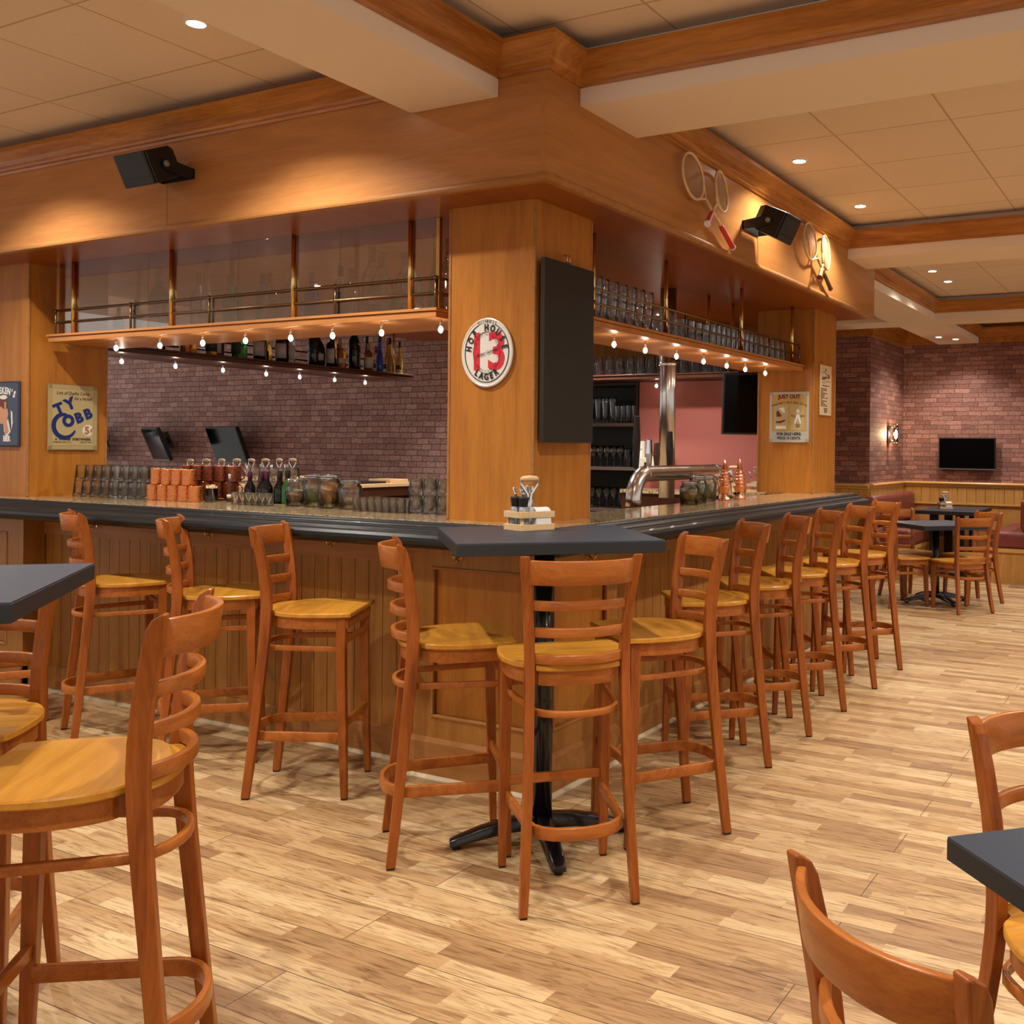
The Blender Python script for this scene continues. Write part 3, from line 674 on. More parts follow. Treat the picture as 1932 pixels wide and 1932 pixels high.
table('high_table', 'square dark high table set diagonally at the bar corner', (-.108, -.080, 0), R(-45), .715, .71, 1.132)
table('high_table', 'square dark high table cut off by the left edge of the picture', (-2.040, .365, 0), R(-45), .70, .70, 1.132)
table('low_table', 'square dark low table cut off by the right edge of the picture', (-1.344, -2.299, 0), R(45), .70, .70, .75)
table('low_table', 'square dark low table with four dining chairs near the booth', (6.62, -.03, 0), R(45), .70, .70, .76)
bt = thing('booth_table', 'rectangular dark low table between the two red benches', 'table', (9.20, .32, 0))
obj('tabletop', M().box(-.60, .60, -.33, .33, .756, .76), M_table, bt); obj('top_edge', M().box(-.601, .601, -.331, .331, .718, .756), M_tedge, bt, bevel=.001)
obj('leg_panel', M().box(-.42, -.38, -.20, -.10, .02, .718).box(-.42, -.38, .10, .20, .02, .718).box(-.44, -.36, -.30, .30, 0, .03), M_iron, bt)
obj('leg_panel', M().box(.38, .42, -.20, -.10, .02, .718).box(.38, .42, .10, .20, .02, .718).box(.36, .44, -.30, .30, 0, .03), M_iron, bt)

# ------------------------------------------------------------------ booth
def bench(label, y0, y1, back, x0, x1):
    t = thing('booth_bench', label, 'bench', ((x0+x1)/2, (y0+y1)/2, 0)); O = Vector(t.location); mv = Matrix.Translation(-O)
    obj('bench_base', M().box(x0+.02, x1, y0+.02, y1-.02, 0, .34).xf(mv), W_wain, t)
    obj('base_trim', M().box(x0, x1, y0, y1, .34, .385).xf(mv), W_cap, t, 'pale wooden edge board')
    obj('seat_cushion', M().box(x0-.005, x1, y0-.02, y1+.0, .386, .57).xf(mv), M_leath, t, 'oxblood leather seat', bevel=.045, seg=4)
    b0, b1 = (y1-.14, y1) if back > 0 else (y0, y0+.16)
    obj('back_cushion', M().box(x0+.01, x1, b0, b1, .575, .93).xf(mv), M_leath, t, 'oxblood leather backrest', bevel=.05, seg=4)
bench('oxblood leather booth bench against the wainscot under the wall lamp', .56, 1.10, 1, 8.02, 9.90)
bench('oxblood leather booth bench at the right of the booth table', -.70, -.22, -1, 8.42, 9.90)
tag(obj('booth_partition', M().box(8.25, 9.90, -.79, -.725, 0, .93), W_wain, bevel=.006), 'oak panelled partition behind the right booth bench', 'partition')

# ------------------------------------------------------------------ hanging shelves
def hang_shelf(label, x0, x1, y0, y1, run, lights, rods, posts, mat, rail_side, dark=False):
    """a shelf board under the soffit with brass hanging rods, gallery rail and small bulbs. run 'x' or 'y' is its long direction"""
    t = thing('hanging_shelf', label, 'shelf', ((x0+x1)/2, (y0+y1)/2, 2.02)); mv = Matrix.Translation(-Vector(t.location))
    obj('shelf_board', M().box(x0, x1, y0, y1, 2.022, 2.050).box(x0-.008, x1+.008, y0-.008, y1+.008, 2.052, 2.065).xf(mv), mat, t, bevel=.002)
    for a in rods: obj('hanging_rod', M().tube([(a[0], a[1], 2.065), (a[0], a[1], ZS-.001)], .011 if not dark else .009, 12).xf(mv), M_brass, t, 'brass rod')
    if rail_side is not None:
        ax, c, ret = rail_side
        for z in (2.135, 2.203):
            pth = [(c, y1-.02, z), (c, y0+.02, z)] if run == 'y' else [(x0+.02, c, z), (x1-.02, c, z)]
            if ret: pth = pth+[ret+(z,)]
            obj('gallery_rail', M().tube(pth, .0062, 8).xf(mv), M_brassd if not dark else M_black, t, 'slim brass gallery rail')
        for p in posts:
            q = (c, p) if run == 'y' else (p, c)
            m = M().tube([(q[0], q[1], 2.065), (q[0], q[1], 2.212)], .0058, 8)
            for z in (2.135, 2.203): m.lathe([(0, -.010), (.009, -.006), (.009, .006), (0, .010)], 10, (q[0], q[1], z))
            obj('rail_post', m.xf(mv), M_brassd if not dark else M_black, t)
    for a in lights:
        bl = obj('bulb_holder', M().tube([(a[0], a[1], 2.021), (a[0], a[1], 1.985)], .0055, 8).xf(mv), M_chrome, t, 'short stem holding a tiny bulb')
        obj('bulb', M().lathe([(0, -.019), (.008, -.014), (.0115, -.004), (.009, .006), (.004, .013), (0, .014)], 12, (a[0], a[1], 1.975)).xf(mv), M_bulb, bl, 'glowing tiny bulb')
        ld = bpy.data.lights.new('shelf_bulb_light', 'POINT'); ld.energy = BULB_POWER; ld.color = (1, .80, .58); ld.shadow_soft_size = .012
        lo = bpy.data.objects.new('shelf_bulb_light', ld); COL.objects.link(lo); lo.location = (a[0]-t.location.x, a[1]-t.location.y, 1.945-t.location.z); lo.parent = bl
    return t
LX = .30
hang_shelf('long oak shelf with spirit bottles hanging over the left counter run', LX, .72, .79, 3.64, 'y',
           [(.345, v) for v in (3.09, 2.72, 2.38, 2.06, 1.74, 1.46, 1.15, .80)], [(.66, v) for v in (3.35, 2.55, 1.62)]+[(.3225, v) for v in (3.44, 2.60, 1.70, .96)],
           [3.60, 2.93, 2.30, 1.42, .81], W_shelf, ('y', LX+.02, (.68, .81)))
hang_shelf('long oak shelf with beer glasses hanging over the right counter run', .80, 3.735, .30, .72, 'x',
           [(v, .40) for v in (1.20, 1.53, 1.90, 2.26, 2.60, 2.90, 3.25)], [(v, .345) for v in (.905, 1.66, 2.70, 3.62)]+[(v, .67) for v in (1.30, 2.9, 3.3)],
           [1.85, 2.60, 3.12, 3.70], W_shelf, ('x', .32, None))
hang_shelf('dark far shelf with liquor bottles seen through the left opening', .60, 3.56, 3.80, 4.25, 'x',
           [(v, 3.93) for v in (.95, 1.34, 1.72, 2.10, 2.42, 2.78, 3.12)], [(v, 3.86) for v in (1.2, 2.05, 2.72, 3.38)], [1.3, 2.15, 2.9, 3.53], W_dark, ('x', 4.22, None), True)
hang_shelf('dark far shelf with beer glasses seen through the right opening', 4.13, 4.50, .98, 3.0, 'y',
           [(4.26, v) for v in (1.78, 1.08)], [(4.2, 1.72), (4.2, 2.45)], [1.0, 2.0], W_dark, ('y', 4.47, None), True)
# glass front of the left shelf
gp = thing('glass_screen', 'reflecting brown glass panes closing the left bottle shelf', 'glass panel', (LX+.065, 2.2, 2.066))
for a, e in ((.815, 1.40), (1.402, 2.10), (2.102, 2.80), (2.802, 3.60)):
    obj('pane', M().box(-.034, -.030, a-2.2, e-2.2, 0, ZS-2.067), M_pane, gp)
obj('edge_strip', M().box(-.040, -.020, .795-2.2, .813-2.2, 0, ZS-2.067), M_brass, gp, 'bright brass corner strip')
obj('edge_strip', M().box(-.040, -.024, 3.601-2.2, 3.615-2.2, 0, ZS-2.067), M_brass, gp)

# ------------------------------------------------------------------ back bar furniture
fc = thing('back_counter', 'back bar counter with a granite top across the rear of the bar', 'counter', (2.0, 4.1, 0))
obj('countertop', M().box(-1.35, .95, -.22, .22, 1.10, ZG), M_gran, fc); obj('cabinet_body', M().box(-1.33, .94, -.18, .20, 0, 1.10), W_dark, fc)
ws = thing('service_station', 'oak waiter station with a low open box top behind the jars', 'station', (3.34, 4.08, 0))
obj('top', M().box(-.38, .40, -.26, .26, 1.10, 1.125), W_light, ws); obj('side', M().box(-.38, -.34, -.24, .24, 0, 1.10), W_shelf, ws); obj('side', M().box(.36, .40, -.24, .24, 0, 1.10), W_dark, ws)
obj('back', M().box(-.34, .36, .20, .24, 0, 1.10), W_dark, ws); obj('drawer_front', M().box(-.34, .36, -.24, -.22, 1.02, 1.098), W_dark, ws); obj('divider', M().box(-.1, -.07, -.2, .2, .0, 1.02), W_shelf, ws)
tag(obj('menu_folder', M().box(3.05, 3.38, 3.93, 4.13, 1.126, 1.142), M_blackcab, bevel=.002), 'closed black folder lying on the waiter station', 'folder')
tag(obj('letter_tray', M().box(3.45, 3.68, 3.95, 4.2, 1.126, 1.155), W_light, bevel=.003), 'shallow pale wooden tray on the waiter station', 'tray')
rb = thing('side_counter', 'low service counter under the pink wall', 'counter', (4.35, 1.3, 0))
obj('countertop', M().box(-.30, .06, -.58, .70, 1.08, 1.11), M_gran, rb); obj('cabinet_body', M().box(-.27, .06, -.56, .70, 0, 1.08), W_dark, rb)
cb = thing('glass_cabinet', 'tall open black cabinet full of glasses beside the pink wall', 'cabinet', (4.57, 2.62, 0))
obj('carcass', M().box(-.17, .17, -.585, -.565, 0, 2.015).box(-.17, .17, .565, .585, 0, 2.015).box(-.17, .17, -.565, .565, 1.995, 2.015).box(.155, .17, -.565, .565, 0, 1.995), M_blackcab, cb)
for z in (1.666, 1.283, .92): obj('cabinet_shelf', M().box(-.17, .154, -.564, .564, z-.028, z), M_cabsh, cb)

# ------------------------------------------------------------------ glassware prototypes
def glass_thing(name, cat, outer, th=.0035, base=.008, n=18, handle=None, mat=None):
    """outer = [(r,z)] from the foot up; the inside follows it, th thinner"""
    inner = [(max(r-th, .0005), z) for r, z in outer if z > base]; r_b = next((r for r, z in outer if z >= base), outer[0][0])
    prof = [(0, 0)]+outer+inner[::-1]+[(0, base)]
    t = obj(name, M().lathe(prof, n), mat or M_glass); tag(t, '', cat)
    if handle: obj('handle', M().tube(handle[0], handle[1], 8, flat=handle[2] if len(handle) > 2 else None), mat or M_glass, t)
    return Placer(t)
tumbler = glass_thing('tumbler', 'glass', [(.038, 0), (.039, .002), (.036, .02), (.030, .087), (.029, .090)])   # stands upside down, mouth below
rocks = glass_thing('tumbler', 'glass', [(.036, 0), (.037, .004), (.034, .040), (.029, .078), (.028, .080)], .004)
shot = glass_thing('shot_glass', 'glass', [(.021, 0), (.022, .003), (.0225, .062), (.023, .064)], .003, .010, 14)
pilsner = glass_thing('beer_glass', 'glass', [(.030, 0), (.031, .004), (.031, .150), (.031, .152)], .003, .014, 14)
stein = glass_thing('beer_mug', 'glass', [(.040, 0), (.042, .006), (.040, .05), (.042, .130), (.043, .134)], .005, .012, 14)
weizen = glass_thing('wheat_beer_glass', 'glass', [(.030, 0), (.031, .006), (.024, .03), (.027, .08), (.037, .175), (.037, .21), (.035, .225)], .003, .014, 16)
pint = glass_thing('pint_glass', 'glass', [(.042, 0), (.043, .003), (.038, .075), (.030, .155), (.029, .158)], .003, .010, 16)
stem = glass_thing('wine_glass', 'glass', [(.030, 0), (.030, .002), (.005, .008), (.004, .075), (.022, .092), (.034, .125), (.034, .15), (.029, .185)], .0022, .082, 16)
mug = glass_thing('copper_mug', 'mug', [(.037, 0), (.038, .004), (.038, .082), (.039, .086)], .002, .004, 20, None, M_hamc)
mugh = glass_thing('handled_copper_mug', 'mug', [(.040, 0), (.042, .006), (.041, .086), (.042, .09)], .002, .004, 20, ([(.040, 0, .078), (.062, 0, .074), (.070, 0, .052), (.064, 0, .022), (.040, 0, .012)], .0042), M_hamd)
LG = {}
def row(pl, n, p0, p1, label, group, z, rz=None, jitter=.004):
    for i in range(n):
        f = i/(n-1) if n > 1 else 0
        pl((p0[0]+(p1[0]-p0[0])*f+random.uniform(-jitter, jitter), p0[1]+(p1[1]-p0[1])*f+random.uniform(-jitter, jitter), z), random.uniform(0, 6) if rz is None else rz, label, group)
# left counter
g = 'upturned tumblers at the left end of the counter'
row(tumbler, 8, (.47, 3.60), (.47, 3.02), 'clear tumbler upside down on the counter, lower front row at the left', g, ZG+.0005)
row(tumbler, 8, (.47, 3.58), (.47, 3.02), 'clear tumbler upside down in the upper front row at the left', g, ZG+.092)
row(tumbler, 8, (.555, 3.58), (.555, 2.96), 'clear tumbler upside down on the counter, hidden rear row at the left', g, ZG+.0005)
row(tumbler, 8, (.555, 3.56), (.555, 2.95), 'clear tumbler upside down in the upper rear row at the left', g, ZG+.092)
g = 'orange hammered copper mugs on the left counter'
row(mug, 5, (.47, 2.93), (.47, 2.585), 'bright orange hammered copper mug on the counter, lower layer', g, ZG+.0005, jitter=.001)
row(mug, 4, (.47, 2.90), (.47, 2.64), 'bright orange hammered copper mug stacked on the upper layer', g, ZG+.088, jitter=.001)
# raised glass rack behind the counter
rk = thing('glass_rack', 'low black rack standing behind the left counter edge', 'rack', (.78, 2.58, 0))
obj('rack_shelf', M().box(-.12, .14, -.62, .62, 1.035, 1.05), M_blackcab, rk); obj('rack_side', M().box(-.12, .14, -.64, -.62, 0, 1.05), M_blackcab, rk); obj('rack_side', M().box(-.12, .14, .62, .64, 0, 1.05), M_blackcab, rk)
g = 'dark copper mugs with handles behind the orange ones'
row(mugh, 6, (.74, 3.04), (.74, 2.60), 'dark hammered copper mug with handle on the lower level', g, 1.0505, R(-70), .001)
row(mugh, 5, (.74, 3.02), (.74, 2.64), 'dark hammered copper mug with handle on the middle level', g, 1.1415, R(-70), .001)
row(mugh, 5, (.74, 3.00), (.74, 2.62), 'dark hammered copper mug with handle on the top level', g, 1.2325, R(-70), .001)
g = 'stacked clear tumblers behind the wine bottles'
obj('riser_board', M().box(-.07, .13, -.44, -.06, 1.0505, 1.076), M_blackcab, rk)
row(rocks, 5, (.78, 2.50), (.78, 2.18), 'clear tumbler behind the wine bottles, lower layer', g, 1.0765, jitter=.001)
row(rocks, 5, (.78, 2.495), (.78, 2.185), 'clear tumbler behind the wine bottles, middle layer', g, 1.158, jitter=.001)
row(rocks, 5, (.78, 2.49), (.78, 2.19), 'clear tumbler behind the wine bottles, top layer', g, 1.239, jitter=.001)
g = 'upturned shot glasses on the left counter'
row(shot, 6, (.44, 2.235), (.44, 1.99), 'small shot glass upside down in front of the wine bottles', g, ZG+.0005, jitter=.001)
row(shot, 7, (.42, 1.365), (.42, 1.09), 'small shot glass upside down between the last jar and the stacked tumblers, front row', g, ZG+.0005, jitter=.001)
row(shot, 7, (.47, 1.370), (.47, 1.095), 'small shot glass upside down between the last jar and the stacked tumblers, middle row', g, ZG+.0005, jitter=.001)
row(shot, 7, (.52, 1.375), (.52, 1.10), 'small shot glass upside down between the last jar and the stacked tumblers, rear row', g, ZG+.0005, jitter=.001)
g = 'stacked tumblers beside the corner column'
for k, (zz, n) in enumerate(((ZG+.0005, 5), (ZG+.082, 5))):
    row(rocks, n, (.46, 1.035), (.46, .70), 'clear faceted tumbler beside the corner column, front row, %s layer' % ('lower', 'upper')[k], g, zz, jitter=.001)
    row(rocks, n, (.545, 1.04), (.545, .705), 'clear faceted tumbler beside the corner column, rear row, %s layer' % ('lower', 'upper')[k], g, zz, jitter=.001)
# right shelf
ZSH = 2.0655
g = 'beer glasses on the right hanging shelf'
def rs(pl, n, x0, x1, y, label): row(pl, n, (x0, y), (x1, y), label, g, ZSH, jitter=.001)
rs(weizen, 3, .87, 1.05, .42, 'tall clear beer glass at the column end of the right shelf, front row')
rs(weizen, 6, 1.13, 1.60, .43, 'tall clear flared beer glass on the right shelf, next to the first group')
rs(weizen, 7, .95, 1.56, .56, 'tall clear beer glass in the rear row of the right shelf')
rs(pint, 3, 1.72, 1.90, .43, 'clear pint glass printed with a dark mark on the right shelf')
rs(stein, 4, 2.02, 2.32, .43, 'stout clear beer mug before the steel flue on the right shelf')
rs(stein, 4, 2.05, 2.35, .55, 'stout clear beer mug in the rear row before the flue')
rs(pilsner, 5, 2.44, 2.74, .43, 'straight clear beer glass in the middle of the right shelf')
rs(pilsner, 5, 2.46, 2.76, .54, 'straight clear beer glass in the rear middle of the right shelf')
rs(pilsner, 4, 2.82, 3.04, .43, 'straight clear beer glass just left of the upturned pints')
rs(pint, 6, 3.12, 3.64, .44, 'upturned clear pint glass at the far end of the right shelf')
g = 'beer glasses on the dark far shelf'
for k, xx in enumerate((4.22, 4.36)):
    row(pint, 15, (xx, 2.62), (xx, 1.20), 'clear pint glass on the dark far shelf, %s row' % ('front', 'rear')[k], g, ZSH, jitter=.002)
g = 'glasses in the black cabinet'
row(weizen, 5, (4.47, 2.62), (4.47, 2.32), 'tall clear glass on the top shelf of the black cabinet', g, 1.6665, jitter=.001)
row(pilsner, 4, (4.47, 2.27), (4.47, 2.10), 'straight clear glass at the right of the cabinet top shelf', g, 1.6665, jitter=.001)
row(stem, 6, (4.47, 2.58), (4.47, 2.24), 'stemmed clear glass on the middle shelf of the black cabinet', g, 1.2835, jitter=.001)
row(pilsner, 2, (4.47, 2.17), (4.47, 2.09), 'straight clear glass at the right of the cabinet middle shelf', g, 1.2835, jitter=.001)
row(stem, 5, (4.47, 2.60), (4.47, 2.30), 'stemmed clear glass on the low shelf of the black cabinet', g, .9205, jitter=.001)
row(pilsner, 3, (4.47, 2.23), (4.47, 2.09), 'straight clear glass at the right of the cabinet low shelf', g, .9205, jitter=.001)

# ------------------------------------------------------------------ bottles
BT = {
 'spirit': [(.038, 0), (.040, .004), (.040, .165), (.036, .190), (.018, .215), (.0145, .235), (.0145, .285)],
 'wine': [(.036, 0), (.038, .004), (.038, .190), (.033, .215), (.016, .245), (.014, .260), (.014, .300)],
 'square': [(.042, 0), (.045, .004), (.045, .150), (.040, .170), (.017, .185), (.015, .20), (.015, .240)],
 'round': [(.040, 0), (.048, .01), (.050, .08), (.046, .13), (.030, .165), (.016, .185), (.015, .235)],
 'slim': [(.028, 0), (.030, .004), (.032, .10), (.026, .15), (.016, .20), (.013, .26), (.013, .315)],
 'flared': [(.033, 0), (.034, .003), (.028, .05), (.034, .09), (.026, .15), (.013, .20), (.011, .25), (.011, .30)],
}
def bottle(shape, col, cap, label_mat, loc, s, label, group, wide=1.):
    pr = [(r*s*wide, z*s) for r, z in BT[shape]]; top = pr[-1][1]
    sq = shape == 'square'
    t = obj('bottle', M().lathe([(0, 0)]+pr+[(0, top)], 4 if False else 20, sx=1, sy=.8 if sq else 1), LIQ[col]); tag(t, label, 'bottle', group); t.location = loc; t.rotation_euler = (0, 0, random.uniform(-.4, .4))
    cr = pr[-1][0]*1.12
    obj('cap', M().lathe([(cr, top-.045*s), (cr, top+.012*s), (cr*.9, top+.015*s)], 14), CAPS[cap], t, '%s bottle cap' % cap)
    if label_mat:
        rb_ = pr[1][0]*1.012; k = 9; m = M(); vs = []; zt, zb = pr[2][1]*.88 if pr[2][1] > .1*s else .115*s, .035*s
        if shape in ('round', 'slim', 'flared'): zb, zt = .05*s, .09*s; rb_ = max(r for r, z in pr)*1.01
        a0, a1 = R(150), R(285)
        rings = [[(rr*math.cos(a0+(a1-a0)*i/k), rr*math.sin(a0+(a1-a0)*i/k)*(.8 if sq else 1), z) for rr, z in ((rb_, zb), (rb_, zt), (rb_+.0008, zt), (rb_+.0008, zb))] for i in range(k+1)]
        obj('paper_label', m.loft(rings, True, True), label_mat, t, 'printed label')
    return t
g = 'spirit bottles on the left hanging shelf'
for (x, y, sh_, c, cp, lm, s, lb) in [
    (.46, 3.24, 'round', 'brown', 'black', None, .62, 'small squat brown bottle behind the left pane'),
    (.50, 3.14, 'square', 'brown', 'black', M_lab, .78, 'short brown bottle with white label at the left of the shelf'),
    (.56, 3.03, 'spirit', 'dark', 'grey', M_lab, 1.28, 'tall dark bottle with grey cap and white label'),
    (.50, 2.90, 'round', 'clear', 'grey', None, .62, 'small clear decanter shaped bottle'),
    (.55, 2.68, 'spirit', 'clear', 'red', None, 1.08, 'clear bottle with a red neck sleeve'),
    (.50, 2.55, 'slim', 'clear', 'cork', M_lab, 1.15, 'tall clear bottle with a silver neck'),
    (.56, 2.44, 'spirit', 'green', 'green', None, .98, 'green glass bottle in the middle of the shelf'),
    (.52, 2.34, 'wine', 'green', 'green', None, .72, 'shorter green bottle beside the white labelled one'),
    (.47, 2.26, 'slim', 'clear', 'white', M_lab, .70, 'narrow clear bottle with a long white label'),
    (.56, 2.19, 'wine', 'teal', 'black', None, .92, 'pale blue glass bottle'),
    (.50, 2.07, 'spirit', 'clear', 'red', M_lab, .92, 'clear bottle with an orange red cap'),
    (.57, 1.98, 'slim', 'pink', 'cork', None, .92, 'rose tinted slim bottle'),
    (.48, 1.91, 'spirit', 'clear', 'white', M_lab, .88, 'clear bottle with a big white label left of a brass rod'),
    (.57, 1.84, 'spirit', 'blue', 'grey', None, .9, 'blue tinted bottle near a brass rod'),
    (.56, 1.63, 'wine', 'clear', 'green', M_labd, .92, 'clear bottle with a green cap'),
    (.50, 1.50, 'square', 'clear', 'cork', None, 1.0, 'square clear bottle right of the middle rod'),
    (.55, 1.41, 'spirit', 'clear', 'cork', M_lab, 1.22, 'tall clear bottle with a cork and cream label'),
    (.50, 1.30, 'round', 'clear', 'cork', M_lab, 1.28, 'large bulbous clear bottle with a cork'),
    (.57, 1.22, 'spirit', 'clear', 'grey', None, 1.08, 'clear bottle partly hidden behind the bulbous one'),
    (.50, 1.11, 'round', 'clear', 'cork', M_lab, 1.18, 'wide shouldered clear bottle with a crest label'),
    (.57, 1.02, 'slim', 'brown', 'red', M_labd, 1.20, 'slim brown bottle with a red label'),
    (.52, .90, 'spirit', 'clear', 'cork', None, 1.18, 'last clear bottle at the column end of the shelf')]:
    bottle(sh_, c, cp, lm, (x, y, ZSH), s, lb, g)
g = 'liquor bottles on the dark far shelf'
for (x, y, sh_, c, cp, lm, s, lb) in [
    (1.45, 3.98, 'square', 'amber', 'black', None, .8, 'amber bottle at the left end of the dark shelf'),
    (1.55, 4.05, 'round', 'amber', 'black', None, .85, 'squat amber bottle, second on the dark shelf'),
    (1.66, 3.98, 'spirit', 'yellow', 'black', M_labd, 1., 'yellow bottle on the dark shelf near its left end'),
    (1.77, 4.05, 'square', 'brown', 'black', M_lab, 1., 'brown square bottle before the green ones'),
    (1.88, 3.98, 'spirit', 'green', 'green', M_labd, 1.05, 'bright green bottle on the dark shelf'),
    (1.98, 4.05, 'spirit', 'green', 'black', None, .98, 'second green bottle on the dark shelf'),
    (2.07, 3.97, 'square', 'dark', 'grey', M_lab, 1.1, 'dark bottle with a pale blue label on the dark shelf'),
    (2.18, 4.03, 'round', 'yellow', 'cork', None, .95, 'round yellow bottle between two dark ones'),
    (2.29, 3.98, 'square', 'dark', 'black', M_lab, 1.15, 'broad dark bottle with a cream label'),
    (2.40, 4.02, 'spirit', 'clear', 'grey', M_lab, 1.05, 'clear bottle with a portrait label'),
    (2.60, 3.98, 'wine', 'dark', 'black', None, 1.05, 'dark slim shouldered bottle left of a brass rod'),
    (2.70, 4.04, 'round', 'dark', 'black', M_lab, 1.25, 'dark round bottle with a shield label'),
    (2.81, 3.99, 'square', 'dark', 'black', M_lab, 1.2, 'dark bottle with a yellowish label'),
    (2.93, 4.03, 'round', 'amber', 'cork', M_lab, 1.05, 'round bottle with amber liquor beside the rod'),
    (3.03, 3.97, 'wine', 'dark', 'black', None, 1.2, 'tall black bottle right of the rod'),
    (3.11, 4.04, 'square', 'dark', 'black', M_lab, 1.25, 'tall black bottle with a wide cream label'),
    (3.20, 3.97, 'square', 'amber', 'cork', M_lab, .95, 'square amber bottle with a round white label'),
    (3.27, 4.06, 'slim', 'brown', 'black', M_lab, .95, 'brown slim bottle with a paper label'),
    (3.32, 3.96, 'slim', 'blue', 'black', None, 1.0, 'deep blue slim bottle'),
    (3.37, 4.05, 'round', 'clear', 'red', M_lab, .95, 'stout clear bottle with a grey label'),
    (3.43, 3.95, 'slim', 'yellow', 'black', None, .95, 'tall yellow bottle behind the clear one'),
    (3.48, 4.02, 'flared', 'amber', 'red', M_labd, 1.0, 'slender bottle with dark red liquor'),
    (3.53, 3.93, 'flared', 'yellow', 'black', M_labd, .92, 'slender ridged bottle with golden liquor at the right end')]:
    bottle(sh_, c, cp, lm, (x, y, ZSH), s, lb, g)
g = 'wine bottles behind the left counter'
for i, (x, y, c) in enumerate([(.66, 2.39, 'dark'), (.675, 2.31, 'dark'), (.645, 2.24, 'dark'), (.68, 2.18, 'dark'), (.66, 2.10, 'green')]):
    bottle('wine', c, 'purple' if i < 3 else 'black', None, (x, y, 1.0505), .79+.01*i, ['dark wine bottle with purple sleeve nearest the copper mugs', 'dark wine bottle with purple sleeve, second from the mugs', 'dark wine bottle with purple sleeve, third from the mugs', 'dark wine bottle without a coloured sleeve', 'olive green bottle at the right of the wine bottles'][i], g)
bottle('slim', 'clear', 'white', M_lab, (.56, 2.43, ZG+.0005), .46, 'tiny clear syrup bottle beside the toothpick glass', None)

# ------------------------------------------------------------------ preserving jars with dried fruit
def jar(loc, h, r, label, group):
    t = thing('preserving_jar', label, 'jar', loc, 0, group)
    o_ = [(r*.92, 0), (r, .006), (r, h*.66), (r*.93, h*.76), (r*.78, h*.82), (r*.80, h*.86)]
    i_ = [(a-.003, z) for a, z in o_ if z > .004]
    obj('body', M().lathe([(0, 0)]+o_+i_[::-1]+[(r*.9, .007), (0, .007)], 24), M_glass, t, 'clear glass body')
    ld = obj('lid', M().lathe([(0, h*.87), (r*.84, h*.87), (r*.86, h*.885), (r*.86, h*.93), (r*.80, h*.965), (r*.4, h*.985), (0, h*.985)], 24), M_glass, t, 'glass lid')
    c = M(); ring(c, r*.88, r*.88, .003, h*.862, h*.872); ring(c, r*.86, r*.86, .003, h*.925, h*.935)
    for s in (-1, 1): c.tube([(s*r*.87, -.004, h*.80), (s*r*.93, 0, h*.87), (s*r*.87, 0, h*.95)], .0016, 6)
    obj('wire_clip', c, M_chrome, ld, 'metal wire clip')
    return t
def slices(loc, r, z0, z1, n, mat, label, name, group, rad=.024, holes=True):
    m = M()
    if holes: ring(m, rad, rad, rad*.22, -.0018, .0018, n=18)
    m.lathe([(0, -.0012), (rad*.86, -.0012), (rad*.86, .0012), (0, .0012)], 16, smooth=False) if holes else m.lathe([(rad*.3, -.0025), (rad, -.0015), (rad, .0015), (rad*.3, .0025), (rad*.3, -.0025)], 16, smooth=False)
    if holes:
        for k in range(6): a = k*PI/3; m.cbox((rad*.45*math.cos(a), rad*.45*math.sin(a), 0), (rad*.8, .0016, .0032), Matrix.Rotation(a, 4, 'Z'))
    p = Placer(tag(obj(name, m, mat), label, 'dried fruit', group))
    for i in range(n):
        a = random.uniform(0, 6.28); q = max(0, r-rad-.006)
        f = i/max(1, n-1); tilt = random.uniform(.9, 1.5) if i % 3 else random.uniform(.1, .4)
        dz = rad*math.sin(tilt)
        p((loc[0]+q*math.cos(a), loc[1]+q*math.sin(a), loc[2]+max(z0+dz, z0+(z1-z0-dz)*f)), 0, label, group, rot=(tilt, 0, random.uniform(0, 6.28)))
gj, gk = 'preserving jars on the left counter', 'preserving jars on the right counter'
J = ZG+.0005
jar((.53, 1.895, J), .148, .053, 'preserving jar of brown dried apple rings, leftmost on the left counter', gj); slices((.53, 1.895, J+.007), .050, 0, .075, 10, M_dapple, 'dried apple ring inside the leftmost jar', 'dried_apple_ring', 'dried apple rings', .026, False)
jar((.53, 1.765, J), .172, .056, 'taller preserving jar of dried lime slices on the left counter', gj); slices((.53, 1.765, J+.007), .053, 0, .085, 10, M_dlime, 'dried lime slice inside the taller jar on the left counter', 'dried_lime_slice', 'dried lime slices, left counter', .024)
jar((.50, 1.630, J), .172, .056, 'taller preserving jar of dried orange slices on the left counter', gj); slices((.50, 1.63, J+.007), .053, 0, .115, 12, M_dorange, 'dried orange slice inside a tall jar on the left counter', 'dried_orange_slice', 'dried orange slices', .031)
jar((.50, 1.490, J), .150, .058, 'preserving jar almost empty, with pale crumbs at the bottom', gj)
tag(obj('pale_crumbs', M().lathe([(0, 0), (.052, 0), (.052, .022), (.035, .034), (0, .028)], 18, (.50, 1.49, J+.0075)), M_sugar), 'pale crumbs at the bottom of the nearly empty jar', 'crumbs', kind='stuff')
jar((1.955, .335, J), .135, .056, 'low preserving jar of bright dried lemon slices on the right counter', gk); slices((1.955, .335, J+.007), .053, 0, .075, 10, M_dlemon, 'dried lemon slice inside the low jar on the right counter', 'dried_lemon_slice', 'dried lemon slices', .030)
jar((2.13, .37, J), .165, .058, 'preserving jar of dried lime slices on the right counter', gk); slices((2.13, .37, J+.007), .055, 0, .105, 12, M_dlime, 'dried lime slice inside the middle jar on the right counter', 'dried_lime_slice', 'dried lime slices, right counter', .024)
jar((2.30, .39, J), .165, .060, 'preserving jar filled with brown sugar on the right counter', gk)
